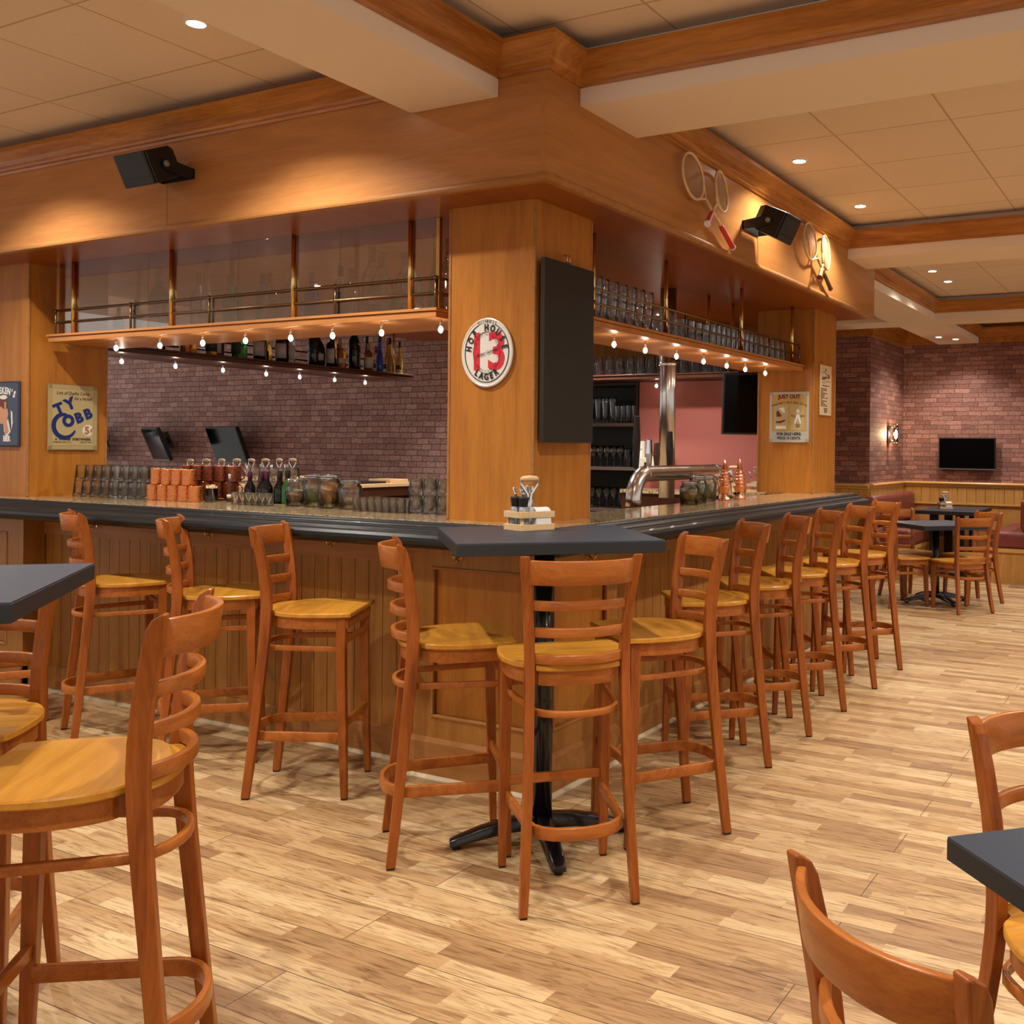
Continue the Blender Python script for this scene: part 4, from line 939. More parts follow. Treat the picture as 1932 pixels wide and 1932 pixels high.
tag(obj('brown_sugar', M().lathe([(0, 0), (.054, 0), (.054, .095), (.03, .112), (0, .105)], 18, (2.30, .39, J+.0075)), M_sugar), 'coarse brown sugar in the jar beside the copper shakers', 'sugar', kind='stuff')
tg = obj('toothpick_glass', M().lathe([(0, 0), (.030, 0), (.031, .003), (.036, .075), (.034, .075), (.029, .006), (0, .006)], 20, (.50, 2.50, J)), M_glass); tag(tg, 'small glass packed with wooden toothpicks on the left counter', 'glass')
m = M()
for i in range(60):
    a = random.uniform(0, 6.28); q = random.uniform(0, .024); b_ = random.uniform(0, 6.28); m.tube([(.50+q*math.cos(a), 2.50+q*math.sin(a), J+.0065), (.50+(q+.006)*math.cos(a), 2.50+(q+.006)*math.sin(a), J+.092+random.uniform(-.008, .004))], .0011, 5)
tag(obj('toothpicks', m, M_tooth), 'wooden toothpicks standing in the small glass', 'toothpicks', kind='stuff')

# ------------------------------------------------------------------ table caddies
def make_caddy():
    t = thing('table_caddy', 'c', 'caddy'); a, b_ = .078, .0585
    for z, nm in ((0.0, 'lower_slat_frame'), (.048, 'upper_slat_frame')):
        m = M(); hh = .024
        m.box(-a, a, -b_, -b_+.009, z, z+hh).box(-a, a, b_-.009, b_, z, z+hh).box(-a, -a+.009, -b_+.009, b_-.009, z, z+hh).box(a-.009, a, -b_+.009, b_-.009, z, z+hh)
        obj(nm, m, W_light, t, 'pale beech frame', bevel=.001)
    m = M()
    for x in (-1, 1):
        for y in (-1, 1): m.box(x*(a-.014)-.005, x*(a-.014)+.005, y*(b_-.014)-.005, y*(b_-.014)+.005, .003, .070)
    m.box(-a+.009, a-.009, -b_+.009, b_-.009, .002, .007)
    obj('inner_posts', m, W_light, t)
    m = M(); m.tube([(-.005, .0, .007), (-.005, 0, .10), (-.008, .0, .135), (-.037, 0, .172), (-.037, 0, .192)], .0042, 6, flat=(1.6, .5)); m.tube([(.005, .0, .007), (.005, 0, .10), (.008, .0, .135), (.037, 0, .172), (.037, 0, .192)], .0042, 6, flat=(1.6, .5))
    obj('handle_bracket', m, M_chrome, t, 'bent metal bracket')
    obj('handle', M().tube([(-.040, 0, .193), (-.03, 0, .195), (0, 0, .196), (.03, 0, .195), (.040, 0, .193)], [.006, .0105, .0125, .0105, .006], 14), W_light, t, 'oval wooden grip')
    return t
caddy = Placer(make_caddy())
def mill_proto(name, lab):
    t = thing(name, lab, 'pepper mill')
    obj('body', M().lathe([(0, 0), (.0215, 0), (.0225, .003), (.0195, .055), (.017, .082), (0, .082)], 20), M_grey, t, 'grey body')
    obj('top', M().lathe([(.015, .0825), (.016, .088), (.0195, .112), (.0205, .118), (.018, .120), (0, .120)], 20), M_black, t, 'black waisted top')
    obj('knob', M().lathe([(.003, .120), (.003, .126), (.006, .129), (.006, .133), (.003, .136), (0, .136)], 12), M_chrome, t, 'chrome knob')
    return t
mill = Placer(mill_proto('pepper_mill', 'm'))
def cutlery_proto():
    t = thing('table_knife', 'k', 'cutlery')
    obj('handle', M().tube([(0, 0, .070), (0, 0, .10), (0, 0, .14), (0, 0, .152)], [.0045, .0052, .0068, .0035], 8, flat=(1.5, .6)), M_chrome, t)
    obj('blade', M().tube([(0, 0, 0), (0, 0, .069)], .0035, 6, flat=(1.8, .3)), M_chrome, t)
    return t
knife = Placer(cutlery_proto())
napk = Placer(tag(obj('napkin_pack', M().loft([[(x, y*.030, z) for y, z in [(-1, 0), (-1, .060)]+[(-math.cos(PI*k/8), .060+.020*math.sin(PI*k/8)) for k in range(1, 8)]+[(1, .060), (1, 0)]] for x in (-.034, .034)]), M_paperw), 'n', 'napkins'))
def full_caddy(x, y, z, a, lab, where, n_k, g, extras=True, mills=True):
    caddy((x, y, z), a, lab, g)
    ca, sa = math.cos(a), math.sin(a); T = lambda u, v: (x+u*ca-v*sa, y+u*sa+v*ca, z+.0072)
    if mills:
        mill(T(-.050, .020), a, 'grey black-topped mill at the back of the %s' % where, 'mills in the %s' % where)
        mill(T(-.044, -.026), a, 'grey black-topped mill at the front of the %s' % where, 'mills in the %s' % where)
    if extras: napk(T(.028, -.026), a, 'folded white napkins standing in the %s' % where, 'napkins in the %s' % where)
    for i in range(n_k):
        u = -.012+.060*((i*37) % 10)/10; v = .016+.022*((i*53) % 10)/10; tx, ty = random.uniform(-.18, .18), random.uniform(-.30, .32)
        p = T(u, v); knife((p[0], p[1], p[2]+.012), a, 'polished cutlery handle sticking up from the %s' % where, 'cutlery in the %s' % where, rot=(tx, ty, a+random.uniform(-.6, .6)))
full_caddy(-.007, .061, 1.1325, R(-20), 'wooden slatted caddy on the corner high table', 'caddy on the corner high table', 10, None)
full_caddy(9.15, .42, .7605, R(-60), 'wooden slatted caddy on the rectangular booth table', 'caddy on the booth table', 4, None)
for i, xx in enumerate((1.53, 1.66, 1.79, 1.92, 2.05, 2.18, 2.31, 2.44)):
    full_caddy(xx+.0, 4.02, ZG+.0005, R(90 if i % 2 else 80), 'wooden slatted caddy in the row on the back counter', 'caddies on the back counter', 3, 'caddies on the back counter', False, False)
for i, yy in enumerate((1.25, 1.03, .82)):
    full_caddy(4.18, yy, 1.1105, R(95), 'wooden slatted caddy on the side counter under the pink wall', 'caddies on the side counter', 3, 'caddies on the side counter', True, False)

# ------------------------------------------------------------------ beer tower, flue, copper shakers
tw = thing('beer_tower', 'brushed steel arch shaped beer tower on the right counter', 'beer tower', (2.20, .49, ZG))
AR = .044
pth = [(-.62, 0, .0), (-.62, 0, .04)]+[(-.48-.14*math.cos(PI/2*k/8), 0, .04+.135*math.sin(PI/2*k/8)) for k in range(1, 9)]+[(.44, 0, .175)]+[(.46+.14*math.sin(PI/2*k/8), 0, .04+.135*math.cos(PI/2*k/8)) for k in range(1, 9)]+[(.60, 0, 0)]
obj('arch', M().tube(pth, AR, 28), M_steel, tw, 'brushed steel arch')
jn = M()
for xx in (-.50, .42): jn.tube([(xx-.002, 0, .175), (xx+.002, 0, .175)], AR+.0015, 28)
obj('joint_ring', jn, M_chrome, tw)
def tap(x, hh, mt, wd, lab):
    t = obj('tap_handle', M().loft([[(x-wd*.6, .10, .20), (x+wd*.6, .10, .20), (x+wd*.6, .12, .20), (x-wd*.6, .12, .20)], [(x-wd, .095, .20+hh*.5), (x+wd, .095, .20+hh*.5), (x+wd, .125, .20+hh*.5), (x-wd, .125, .20+hh*.5)], [(x-wd*.8, .10, .20+hh), (x+wd*.8, .10, .20+hh), (x+wd*.8, .12, .20+hh), (x-wd*.8, .12, .20+hh)]]), mt, tw, lab, bevel=.004)
    obj('tap_stem', M().tube([(x, .11, .199), (x, .11, .15), (x, .04, .15)], .010, 10), M_chrome, t)
tap(-.395, .30, M_black, .024, 'tall black tap handle'); tap(-.24, .17, M_chrome, .018, 'chrome tap handle'); tap(-.15, .15, M_grip2, .020, 'dark brown tap handle'); tap(.02, .22, M_black, .022, 'black curved tap handle')
fl = thing('steel_flue', 'vertical brushed steel pipe from the canopy to the beer tower', 'pipe', (2.36, .60, 0))
obj('pipe', M().tube([(0, 0, ZG+.001), (0, 0, ZS-.001)], .052, 32), M_steel, fl); obj('collar', M().tube([(0, 0, 1.985), (0, 0, 2.0)], .058, 32), M_chrome, fl)
# the shelf board is cut round the pipe in the photo: the board stops short, so move the flue behind it
fl.location = (2.55, .790, 0)
def shaker():
    t = thing('copper_shaker', 's', 'shaker')
    obj('foot', M().lathe([(0, 0), (.040, 0), (.042, .006), (.036, .014), (.020, .022), (.018, .030), (.022, .038)], 24), M_copper, t)
    obj('cup', M().lathe([(.022, .038), (.030, .050), (.033, .080), (.036, .084), (.030, .088)], 24), M_hamc, t, 'orange hammered cup')
    m = M(); rings = []
    for k in range(40):
        a = k*.75; q = .036*math.sin(PI*min(1, .22+k/52)); rings.append((q*.55*math.cos(a), q*.55*math.sin(a), .092+k*.0024))
    m.tube(rings, .0155, 10)
    obj('swirl', m, M_copper, t, 'bright copper swirl')
    obj('spire', M().lathe([(.021, .175), (.020, .185), (.013, .215), (.005, .250), (0, .256)], 20), M_copper, t, 'pointed copper tip')
    return t
shk = Placer(shaker())
shk((2.50, .36, J), 0, 'copper swirl topped shaker beside the sugar jar', 'copper shakers'); shk((2.73, .36, J), R(40), 'copper swirl topped shaker nearer the right column', 'copper shakers')
sb = thing('shot_measure', 'small chrome rimmed glass between the copper shakers', 'glass', (2.62, .33, J)); obj('bowl', M().lathe([(0, 0), (.02, 0), (.004, .006), (.004, .02), (.026, .045), (.024, .045), (.003, .022), (0, .022)], 18), M_glass, sb)
# things on the pink wall
def wallbox(name, label, cat, y, z, wd, hh, dp, mat, extra=None):
    t = thing(name, label, cat, (XK, y, z)); obj('case', M().box(-dp, -.001, -wd/2, wd/2, -hh/2, hh/2), mat, t, bevel=.004)
    if extra: extra(t)
    return t
wallbox('wall_socket', 'white double socket plate on the pink wall', 'socket', 2.01, 1.435, .10, .15, .03, M_plas, lambda t: obj('insert', M().box(-.034, -.031, -.03, .03, .01, .06).box(-.034, -.031, -.03, .03, -.06, -.01), M_wtrim, t))
wallbox('power_strip', 'cream wide box with three black plugs on the pink wall', 'socket box', 1.90, 1.31, .24, .12, .06, M_plas, lambda t: obj('plug', M().box(-.066, -.061, -.08, -.06, -.03, .02).box(-.066, -.061, -.03, -.01, -.03, .02).box(-.066, -.061, .02, .04, -.03, .02), M_black, t))
wallbox('receipt_printer', 'small white printer with a black slot on the pink wall', 'printer', 1.76, 1.325, .16, .11, .12, M_wtrim, lambda t: obj('slot', M().box(-.125, -.121, -.055, .055, -.01, .0), M_black, t))

# ------------------------------------------------------------------ televisions
def tv(loc, az, tilt, wd, hh, label, arm_to, group=None):
    t = thing('television', label, 'television', loc, 0, group); t.rotation_euler = (0, tilt, az)
    # local: the screen looks towards -x
    obj('housing', M().box(0, .045, -wd/2, wd/2, -hh/2, hh/2), M_black, t, bevel=.004)
    obj('screen', M().box(-.002, -.0005, -wd/2+.014, wd/2-.014, -hh/2+.020, hh/2-.014), M_screen, t, 'black switched off screen')
    m = M(); ring_ = [(-wd/2, -hh/2, wd/2, -hh/2+.004)]
    obj('lower_trim', M().box(-.003, 0, -wd/2, wd/2, -hh/2, -hh/2+.006), M_brassd if False else M_grey, t)
    obj('wall_arm', M().box(.046, .046+arm_to, -.03, .03, -.05, .03).box(.046+arm_to-.02, .046+arm_to, -.09, .09, -.10, .10), M_black, t)
tv((9.86, .31, 1.425), 0, R(-4), .70, .40, 'black television on the brick wall above the booth', .035)
gt = 'televisions on the brick wall behind the bar'
tv((4.50, 8.53, 1.43), R(-22), R(-22), .70, .40, 'tilted black television, middle one on the brick wall behind the bar', .12, gt)
tv((4.50, 7.32, 1.43), R(-14), R(-20), .74, .42, 'tilted black television nearest the cutlery caddies behind the bar', .12, gt)
tv((4.50, 9.72, 1.43), R(-22), R(-22), .70, .40, 'tilted television cut by the left column edge behind the bar', .12, gt)
tv((4.14, .76, 1.80), R(35), R(-6), .66, .48, 'large black television angled on the pink wall beside the right column', .12)
# unseen cool spots, added to give the brick wall a bluish wash
for (lx, ly, e) in ((3.3, 8.6, 26), (2.9, 5.6, 14)):
    ld = bpy.data.lights.new('added_cool_wash', 'SPOT'); ld.energy = e*14; ld.color = (.62, .60, 1.0); ld.spot_size = R(110); ld.spot_blend = .7; ld.shadow_soft_size = .08
    lo = bpy.data.objects.new('added_cool_wash', ld); COL.objects.link(lo); lo.location = (lx, ly, 3.0); lo.rotation_euler = (0, R(30), 0)

# ------------------------------------------------------------------ chalkboard and signs
cbd = thing('chalkboard', 'tall blank black chalkboard leaning out from the corner column', 'chalkboard', (.425, .165, 1.47))
obj('board', M().box(-.192, .192, -.002, .020, 0, .76), M_board, cbd, bevel=.001)
obj('hanging_hook', M().tube([(-.01, .03, .80), (-.01, .015, .80), (-.01, .008, .79), (-.01, .010, .775), (-.01, .016, .762)], .0025, 8).tube([(.01, .03, .80), (.01, .015, .80), (.01, .008, .79), (.01, .010, .775), (.01, .016, .762)], .0025, 8), M_brass, cbd)
def sign(name, label, face, p):
    t = bpy.data.objects.new(name, None); COL.objects.link(t); t.matrix_world = frame(face, p); t.empty_display_size = .1
    return tag(t, label, 'sign')
# oval lager sign
sg = sign('oval_sign', 'oval white enamel lager sign with a large red 13', '-x', (.2205, .441, 1.845))
m = M(); m.loft([[(a_*math.cos(2*PI*i/56), b_*math.sin(2*PI*i/56), z) for i in range(56)] for a_, b_, z in ((.133, .146, .0005), (.133, .146, .007), (.128, .141, .009), (.124, .137, .007))]); obj('plate', m, M_enam, sg)
m = M(); ring(m, .115, .126, .0016, .007, .0085, a0=112, a1=428-0); ring(m, .1125, .1235, .0008, .007, .0085, a0=112, a1=428); ring(m, .069, .088, .0009, .007, .0100); obj('rings', m, M_ink, sg)
obj('numeral', text_m('13', .218, 0, -.003, .0084, xs=.95, bold=.005), M_red, sg, 'big red number 13')
m = M(); arc_text('HOP HOUSE', .040, .0935, .1045, 170, 12, .0096, .75, bold=.0016, m=m); arc_text('LAGER', .038, .0905, .103, 236, 304, .0096, .85, True, .0014, m)
arc_text('GUINNESS', .019, .119, .1305, 111, 68, .0078, .9, m=m); arc_text('THE OPEN GATE BREWERY', .0085, .060, .078, 165, 15, .0105, .9, m=m); arc_text('ST. JAMES\'S GATE DUBLIN', .0085, .060, .078, 195, 345, .0105, .9, True, m=m)
text_m('Arthur Guinness', .017, .002, .0, .0115, shear=.5, rot=R(14), m=m); obj('lettering', m, M_ink, sg, 'black lettering')
# candy sign
sg = sign('tin_sign', 'tan tin candy sign with blue letters on the left column', '-y', (.485, 3.6965, 1.595))
H_, W_ = .192, .150
obj('plate', M().box(-W_, W_, -H_, H_, 0, .004), M_tan2, sg, bevel=.001)
m = M()
for i in range(-25, 26):
    m.box(i*.0058-.0018, i*.0058+.0018, -H_+.004, -H_+.024, .004, .0045); m.box(i*.0058-.0018, i*.0058+.0018, H_-.024, H_-.004, .004, .0045)
for i in range(-32, 33): m.box(-W_+.004, -W_+.026, i*.0058-.0018, i*.0058+.0018, .004, .0045); m.box(W_-.026, W_-.004, i*.0058-.0018, i*.0058+.0018, .004, .0045)
m.box(-W_+.027, W_-.027, -H_+.026, H_-.026, .004, .0052); obj('field', m, M_tan, sg)
m = M(); text_m('Lots of Quality Candy,', .027, .0, .142, .0056, xs=.82, shear=.25, m=m); text_m('for a Nickel!', .026, .060, .112, .0056, xs=.82, shear=.25, m=m)
text_m('A  WINNER  EVERYWHERE', .0215, 0, -.130, .0056, xs=.84, bold=.0006, m=m); text_m('BENJAMIN CANDY CO.', .011, -.065, -.147, .0056, xs=.95, m=m); text_m('DETROIT, MICH.', .011, .082, -.147, .0056, xs=.95, m=m); obj('lettering', m, M_ink, sg, 'black lettering')
m = M(); text_m('T', .088, -.085, .045, .0058, rot=R(24), bold=.005, m=m); text_m('Y', .088, -.020, .078, .0058, rot=R(24), bold=.005, m=m); text_m('B', .080, .035, -.003, .0058, rot=R(22), bold=.005, m=m); text_m('B', .080, .090, .022, .0058, rot=R(22), bold=.005, m=m)
ring(m, .026, .027, .020, .0056, .0068, -.030, -.020)
pts = [(R(60+i*9.2), .054+.002*i*.3) for i in range(31)]; rr = []
for i, (a, q) in enumerate(pts):
    wd = .013*math.sin(PI*(i+2)/34)**.6; cx, cy = -.055, -.045
    rr.append([(cx+(q-wd)*math.cos(a), cy+(q-wd)*1.1*math.sin(a), .0056), (cx+(q+wd)*math.cos(a), cy+(q+wd)*1.1*math.sin(a), .0056), (cx+(q+wd)*math.cos(a), cy+(q+wd)*1.1*math.sin(a), .0066), (cx+(q-wd)*math.cos(a), cy+(q-wd)*1.1*math.sin(a), .0066)])
m.loft(rr); obj('title', m, M_blue, sg, 'large dark blue title')
m = M(); disc(m, .033, .033, .0052, .0058, .090, -.075); obj('coin_disc', m, M_paperw, sg); m = M(); text_m('5', .062, .084, -.078, .0066, bold=.003, m=m); text_m('\u00a2', .040, .112, -.072, .0066, bold=.0012, m=m); obj('price', m, M_orange, sg, 'orange 5 cent price')
# blue beer sign
sg = sign('tin_sign', 'dark blue tin beer sign at the left edge of the picture', '-x', (.2235, 3.925, 1.607))
m = M(); m.loft([[(x*a_, y*b_, z) for x, y in ((-1, -1), (1, -1), (1, 1), (-1, 1))] for a_, b_, z in ((.158, .189, 0), (.158, .189, .006), (.150, .181, .012))]); obj('plate', m, M_navy, sg, bevel=.002)
m = M(); arc_text("HEINEKEN'S", .052, .30, .30, 116, 67, .0124, .8, bold=.0022, m=m, cy=-.165); text_m('BIER', .044, .045, -.143, .0124, xs=.8, bold=.0024, m=m); obj('lettering', m, M_paperw, sg, 'white lettering')
m = M(); disc(m, .037, .013, .0125, .0135, .012, .098); m.box(-.0, .0005, 0, .0005, .0125, .013); obj('beer_foam', m, M_paperw, sg)
obj('beer_glass_print', M().prism([(-.024, .092), (.048, .092), (.040, -.02), (-.016, -.02)], .0122, .0128), M_mar, sg); obj('beer_highlight', M().prism([(.022, .07), (.040, .07), (.036, -.01), (.022, -.01)], .0128, .0132), M_yel, sg)
m = M(); m.prism([(-.06, .01), (-.01, .045), (.03, .02), (.052, .035), (.062, .0), (.05, -.05), (.07, -.10), (.03, -.125), (.02, -.06), (-.05, -.05)], .0132, .0138); obj('hand_print', m, M_skin, sg)
m = M(); m.prism([(.015, -.055), (.06, -.03), (.085, -.10), (.045, -.135), (.02, -.10)], .0128, .0131).prism([(.085, .02), (.10, .01), (.105, -.05), (.092, -.09), (.09, -.04)], .0125, .0130); obj('cuff_print', m, M_paperw, sg)
# baseball book sign
sg = sign('tin_sign', 'yellow and silver tin sign about base ball books on the right column', '-x', (3.7495, .408, 1.688))
obj('plate', M().box(-.152, .152, -.184, .184, 0, .004), M_silv, sg, bevel=.001)
m = M(); m.box(-.136, .136, -.105, .166, .004, .0045); obj('field', m, M_yel, sg); m = M(); m.box(-.136, .136, -.168, -.106, .004, .0045); obj('lower_field', m, M_silv, sg)
m = M(); text_m('JUST OUT', .040, 0, .148, .0052, xs=.95, bold=.0020, m=m); arc_text("SPALDING'S BASE BALL GUIDE", .018, .34, .34, 113, 67, .0052, .8, bold=.0006, m=m, cy=-.232); obj('title', m, M_mar, sg, 'dark red title')
m = M(); m.box(-.115, -.012, -.094, .088, .0045, .005).box(.014, .118, -.094, .088, .0045, .005); obj('picture_panel', m, M_tan, sg)
m = M(); m.box(-.103, -.022, -.086, -.064, .005, .0054); m.prism([(.058, .02), (.078, .02), (.094, -.045), (.084, -.047), (.068, -.005), (.05, -.047), (.04, -.045)], .005, .0054); disc(m, .011, .015, .005, .0054, .068, .043); m.prism([(-.08, .065), (-.04, .072), (-.03, .03), (-.05, .035)], .005, .0053); obj('pale_figure', m, M_paperw, sg)
m = M(); m.prism([(-.10, .035), (-.085, .05), (-.055, .005), (-.095, .002)], .0054, .0058).prism([(-.105, -.032), (-.07, -.028), (-.03, -.018), (-.03, -.030), (-.07, -.045), (-.10, -.042)], .0054, .0058); text_m('BASE', .022, .032, .008, .0056, xs=.7, rot=R(-18), m=m); text_m('BALL', .022, .104, .008, .0056, xs=.7, rot=R(14), m=m); text_m('22', .03, .068, -.062, .0056, bold=.001, m=m); obj('red_print', m, M_mar, sg)
m = M(); text_m('FOR SALE HERE:', .029, 0, -.124, .0052, xs=.92, bold=.0010, m=m); text_m('PRICE 10 CENTS.', .027, 0, -.154, .0052, xs=.92, bold=.0008, m=m)
for sx in (-1, 1): ring(m, .009, .009, .0016, .004, .0048, sx*.138, .170); ring(m, .009, .009, .0016, .004, .0048, sx*.138, -.170)
obj('lettering', m, M_ink, sg, 'black lettering')
# paper notice
sg = sign('paper_notice', 'tall cream paper notice with small print on the right column', '-y', (4.0, .2195, 1.893))
obj('sheet', M().box(-.135, .135, -.185, .185, 0, .002), M_parch, sg)
m = M(); text_m('Rugger\'s Life', .036, 0, .095, .0026, xs=.95, shear=.3, rot=R(6), bold=.0006, m=m); disc(m, .009, .012, .002, .0028, 0, .150)
for yy, ph in ((.124, 0), (.062, 1)): m.tube([(-.09+i*.01, yy+.008*math.sin(i/2.9+ph*PI), .0026) for i in range(19)], .0014, 5)
text_m('THIS IS THE RULE OF THE', .0135, 0, .033, .0026, m=m)
for i, ln in enumerate(('This is a bar for friends and', 'Gentlemen who like rugby', 'and a beer.', 'Keep your glass full and your', 'voice low at night.', 'Respect the ref.', 'Sing only when we are winning', 'or not.', 'Lost and found is at the bar', 'in case you ask.', 'No tabs for strangers', 'Thank you for your company')): text_m(ln, .0125, -.112, .012-i*.0115, .0026, 'LEFT', m=m)
for i, ln in enumerate(('A TRUE RUGBY', 'CLUBHOUSE', 'SINCE 1895')): text_m(ln, .0125, 0, -.137-i*.0125, .0026, m=m)
obj('print', m, M_ink, sg, 'black printed text')

# ------------------------------------------------------------------ speakers
def speaker(label, loc, az, bracket_side):
    t = thing('wall_speaker', label, 'speaker', loc, az); tl = Matrix.Rotation(R(-26), 4, 'Y')   # looks towards local -x and down
    m = M(); m.loft([[(x, y*s_, z*s_) for y, z in ((-.105, -.075), (.105, -.075), (.105, .075), (-.105, .075))] for x, s_ in ((.10, .72), (.06, .95), (-.075, 1.0))]).xf(tl)
    obj('cabinet', m, M_black, t, bevel=.008)
    m = M(); m.box(-.088, -.0755, -.105, .105, -.075, .075).xf(tl); g_ = obj('grille', m, M_spk, t, 'black front grille', bevel=.010)
    m = M(); m.box(-.091, -.0885, -.092, .092, -.040, -.036).box(-.091, -.0885, -.092, .092, .052, .056).xf(tl); obj('grille_bar', m, M_black, g_)
    m = M()
    for s_ in (-1, 1): m.prism([(-.01, -.02), (.03, -.03), (.155, -.018), (.155, .022), (.03, .03), (-.01, .02)], .108, .112) if False else m.add([(a_, s_*c_, b_) for c_ in (.107, .112) for a_, b_ in ((-.012, -.02), (.03, -.03), (.155, -.035), (.155, .012), (.03, .026), (-.012, .02))], [(0, 1, 2, 3, 4, 5), (11, 10, 9, 8, 7, 6)]+[(i, (i+1) % 6, 6+(i+1) % 6, 6+i) for i in range(6)])
    m.box(.150, .156, -.112, .112, -.035, .012)
    obj('bracket', m, M_black, t, 'black U shaped wall bracket')
    m = M(); m.tube([(.005, -.1125, 0), (.005, -.122, 0)], .014, 16).tube([(.005, .1125, 0), (.005, .122, 0)], .014, 16); obj('knob', m, M_grey, t)
    return t
speaker('black wall speaker tilted down on the left canopy face', (-.157, 2.115, 2.735), 0, -1)
speaker('black wall speaker between the two pairs of rackets', (2.00, -.157, 2.690), R(90), -1)

# ------------------------------------------------------------------ rackets
def racket(label, head, butt, off0, off1, a_, b_, wmat, gmat, cap, group):
    """hung on the plane y=0 facing -y; head centre and butt given as (x,z); off = distance of head and butt from the wall"""
    t = thing('racket', label, 'racket', (head[0], -off0, head[1]), 0, group)
    d = Vector((butt[0]-head[0], -(off1-off0), butt[1]-head[1])); L = d.length; d.normalize(); s_ = d.cross(Vector((0, 1, 0))).normalized(); n_ = s_.cross(d).normalized()
    mat = Matrix(((s_.x, -d.x, n_.x, 0), (s_.y, -d.y, n_.y, 0), (s_.z, -d.z, n_.z, 0), (0, 0, 0, 1)))
    m = M(); pts = [(a_*math.sin(2*PI*i/36), b_*math.cos(2*PI*i/36), 0) for i in range(37)]; m.tube(pts, .0075, 8, cap=False); obj('head_frame', m.xf(mat), wmat, t)
    m = M(); st_ = .0125 if a_ < .12 else .014; k = int(a_/st_)
    for i in range(-k, k+1):
        x = i*st_; y = b_*math.sqrt(max(0, 1-(x/a_)**2)); m.tube([(x, -y, 0), (x, y, 0)], .0009, 4)
    k = int(b_/st_)
    for i in range(-k, k+1):
        y = i*st_; x = a_*math.sqrt(max(0, 1-(y/b_)**2)); m.tube([(-x, y, .0005), (x, y, .0005)], .0009, 4)
    obj('strings', m.xf(mat), M_string, t, 'woven strings')
    m = M(); m.tube([(-a_*.55, -b_*.83, 0), (-.012, -b_*1.22, 0), (0, -b_*1.32, 0)], .0065, 8); m.tube([(a_*.55, -b_*.83, 0), (.012, -b_*1.22, 0), (0, -b_*1.32, 0)], .0065, 8); m.tube([(0, -b_*1.28, 0), (0, -L*.68, 0)], .008, 8)
    obj('shaft', m.xf(mat), wmat, t)
    obj('grip', M().tube([(0, -L*.67, 0), (0, -L*.70, 0), (0, -L*.985, 0)], [.0115, .0135, .0150], 8, False).xf(mat), gmat, t, 'wrapped grip')
    obj('butt_cap', M().tube([(0, -L*.986, 0), (0, -L, 0)], .0175, 8, False).xf(mat), cap, t)
g = 'crossed rackets on the right canopy face'
W_rk = wood('racket_yellow_ash', (.30, .20, .07), (.44, .32, .13), 'z', .5, 0)
racket('wooden racket of the left crossed pair, head upper left, red grip pointing down right', (1.199, 2.772), (1.70, 2.515), .035, .03, .098, .125, W_light, M_grip, M_paperw, g)
racket('wooden racket of the left crossed pair, head right, red grip pointing down left', (1.50, 2.765), (1.165, 2.525), .05, .13, .100, .120, W_light, M_grip, M_paperw, g)
racket('brown racket of the right crossed pair, head upper left, dark grip pointing down right', (2.90, 2.772), (3.34, 2.535), .035, .03, .105, .130, M_rwood, M_grip2, M_grip2, g)
racket('pale racket of the right crossed pair, head right, handle pointing down left', (3.20, 2.755), (2.93, 2.545), .04, .09, .105, .130, W_rk, W_rk, M_mar, g)

# ------------------------------------------------------------------ wall lamp
lm_ = thing('wall_lamp', 'small brass and glass tube wall lamp on the brick wall by the booth', 'wall lamp', (9.20, 1.14, 1.655))
obj('back_plate', M().box(-.045, .045, -.022, -.001, -.11, .11), M_iron, lm_, bevel=.004)
obj('arm', M().tube([(0, -.022, .085), (0, -.09, .085)], .008, 8).tube([(0, -.022, -.085), (0, -.09, -.085)], .008, 8), M_brass, lm_)
obj('glass_tube', M().lathe([(.030, -.10), (.030, .10), (.028, .10), (.028, -.10), (.030, -.10)], 20, (0, -.10, 0)), M_glass, lm_)
obj('end_cap', M().lathe([(0, .100), (.034, .100), (.034, .118), (.022, .135), (0, .138)], 20, (0, -.10, 0)).lathe([(0, -.100), (.034, -.100), (.034, -.118), (.022, -.135), (0, -.138)], 20, (0, -.10, 0)), M_brass, lm_, 'brass cap')
obj('bulb', M().lathe([(0, -.05), (.010, -.045), (.014, -.02), (.014, .02), (.008, .045), (0, .05)], 14, (0, -.10, 0)), plain('lamp_glow', (1, 1, 1), emit=(1, .72, .38), es=60), lm_)
ld = bpy.data.lights.new('wall_lamp_light', 'POINT'); ld.energy = 9; ld.color = (1, .74, .42); ld.shadow_soft_size = .03
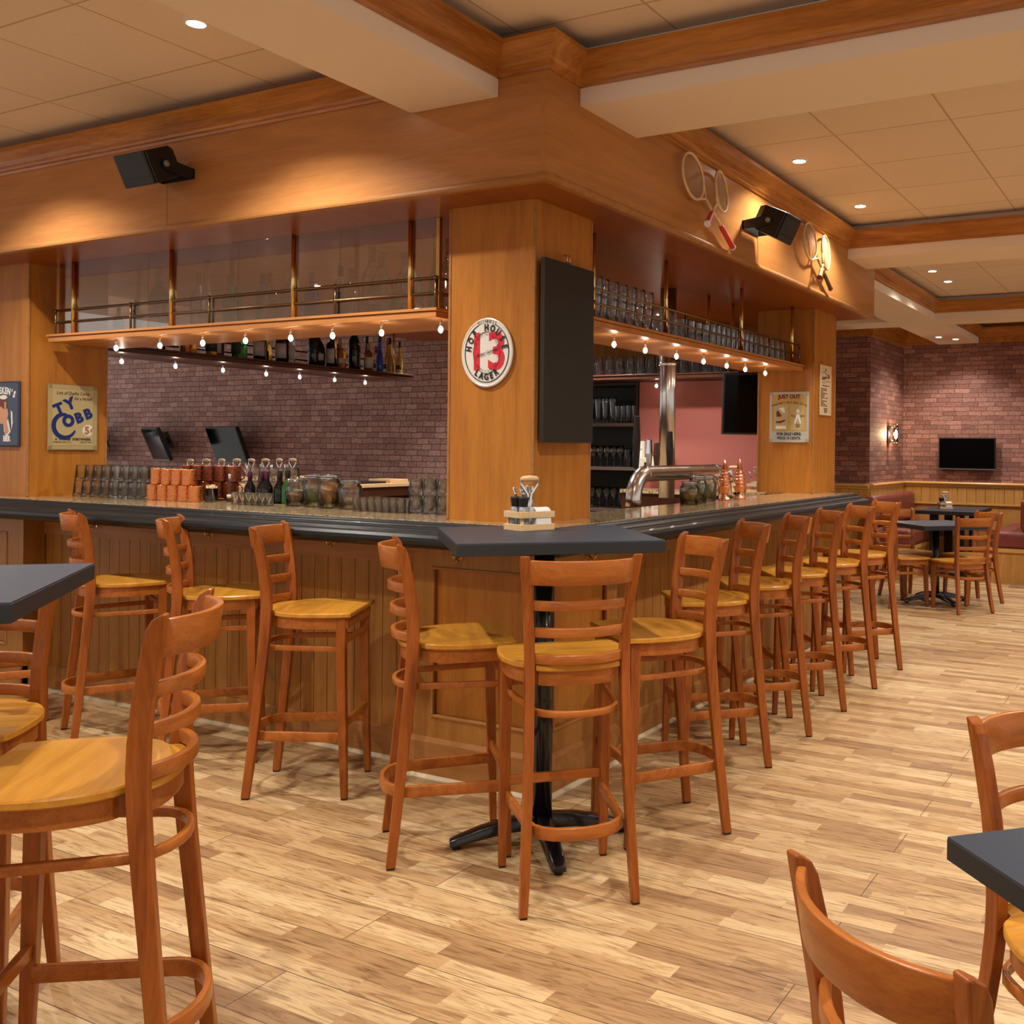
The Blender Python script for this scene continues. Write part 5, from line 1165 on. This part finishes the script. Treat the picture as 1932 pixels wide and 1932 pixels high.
lo = bpy.data.objects.new('wall_lamp_light', ld); COL.objects.link(lo); lo.parent = lm_; lo.location = (0, -.05, 0)

# ------------------------------------------------------------------ recessed ceiling downlights
def downlight(x, y, z, label, power=None, soft=.035):
    t = thing('downlight', label, 'ceiling light', (x, y, z-.004), 0, 'recessed ceiling downlights')
    m = M(); ring(m, .040, .040, .010, -.002, .003, n=24); obj('trim_ring', m, M_wtrim, t)
    obj('lamp', M().lathe([(0, .0005), (.034, .0005), (.034, .0025), (0, .0025)], 24), M_down, t, 'glowing lamp')
    ld = bpy.data.lights.new('downlight_lamp', 'SPOT'); ld.energy = power or DL_POWER; ld.color = (1, .94, .85); ld.spot_size = R(130); ld.spot_blend = .6; ld.shadow_soft_size = soft
    lo = bpy.data.objects.new('downlight_lamp', ld); COL.objects.link(lo); lo.parent = t; lo.location = (0, 0, -.012)
for x, y, z, lb in [
    (-.625, 1.188, ZC, 'recessed downlight in the upper left ceiling'),
    (2.095, -.251, ZC, 'recessed downlight above the first pair of rackets'),
    (3.242, -.257, ZC, 'recessed downlight above the black speaker on the right'),
    (5.843, -.141, ZC, 'recessed downlight beyond the end of the canopy, nearer one'),
    (6.45, -.150, ZC, 'recessed downlight beyond the end of the canopy, farther one'),
    (9.05, .50, ZB, 'recessed downlight in the far beam, left one'), (9.35, .36, ZB, 'recessed downlight in the far beam, right one')]:
    downlight(x, y, z, lb, 45 if z == ZB else 55 if abs(y) < .3 else None)
for x, y in [(-.62, 3.0), (-.9, -1.1), (-2.4, 1.4), (-2.6, -.9), (2.1, -1.9), (3.3, -1.9), (5.8, -1.9), (-3.2, 3.2), (.9, -3.2), (8.8, -1.3), (6.6, -3.6), (-1.3, -3.4)]:
    downlight(x, y, ZC, 'recessed downlight outside the picture')
for x, y in [(1.5, 1.5), (2.6, 1.5), (1.5, 2.8), (2.6, 2.9), (3.6, 1.4), (3.9, 2.2), (3.9, 3.6)]:  # added lamps with no seen source, brightening the inside of the bar
    downlight(x, y, ZS, 'added fill lamp in the underside of the canopy over the bartenders', 60)
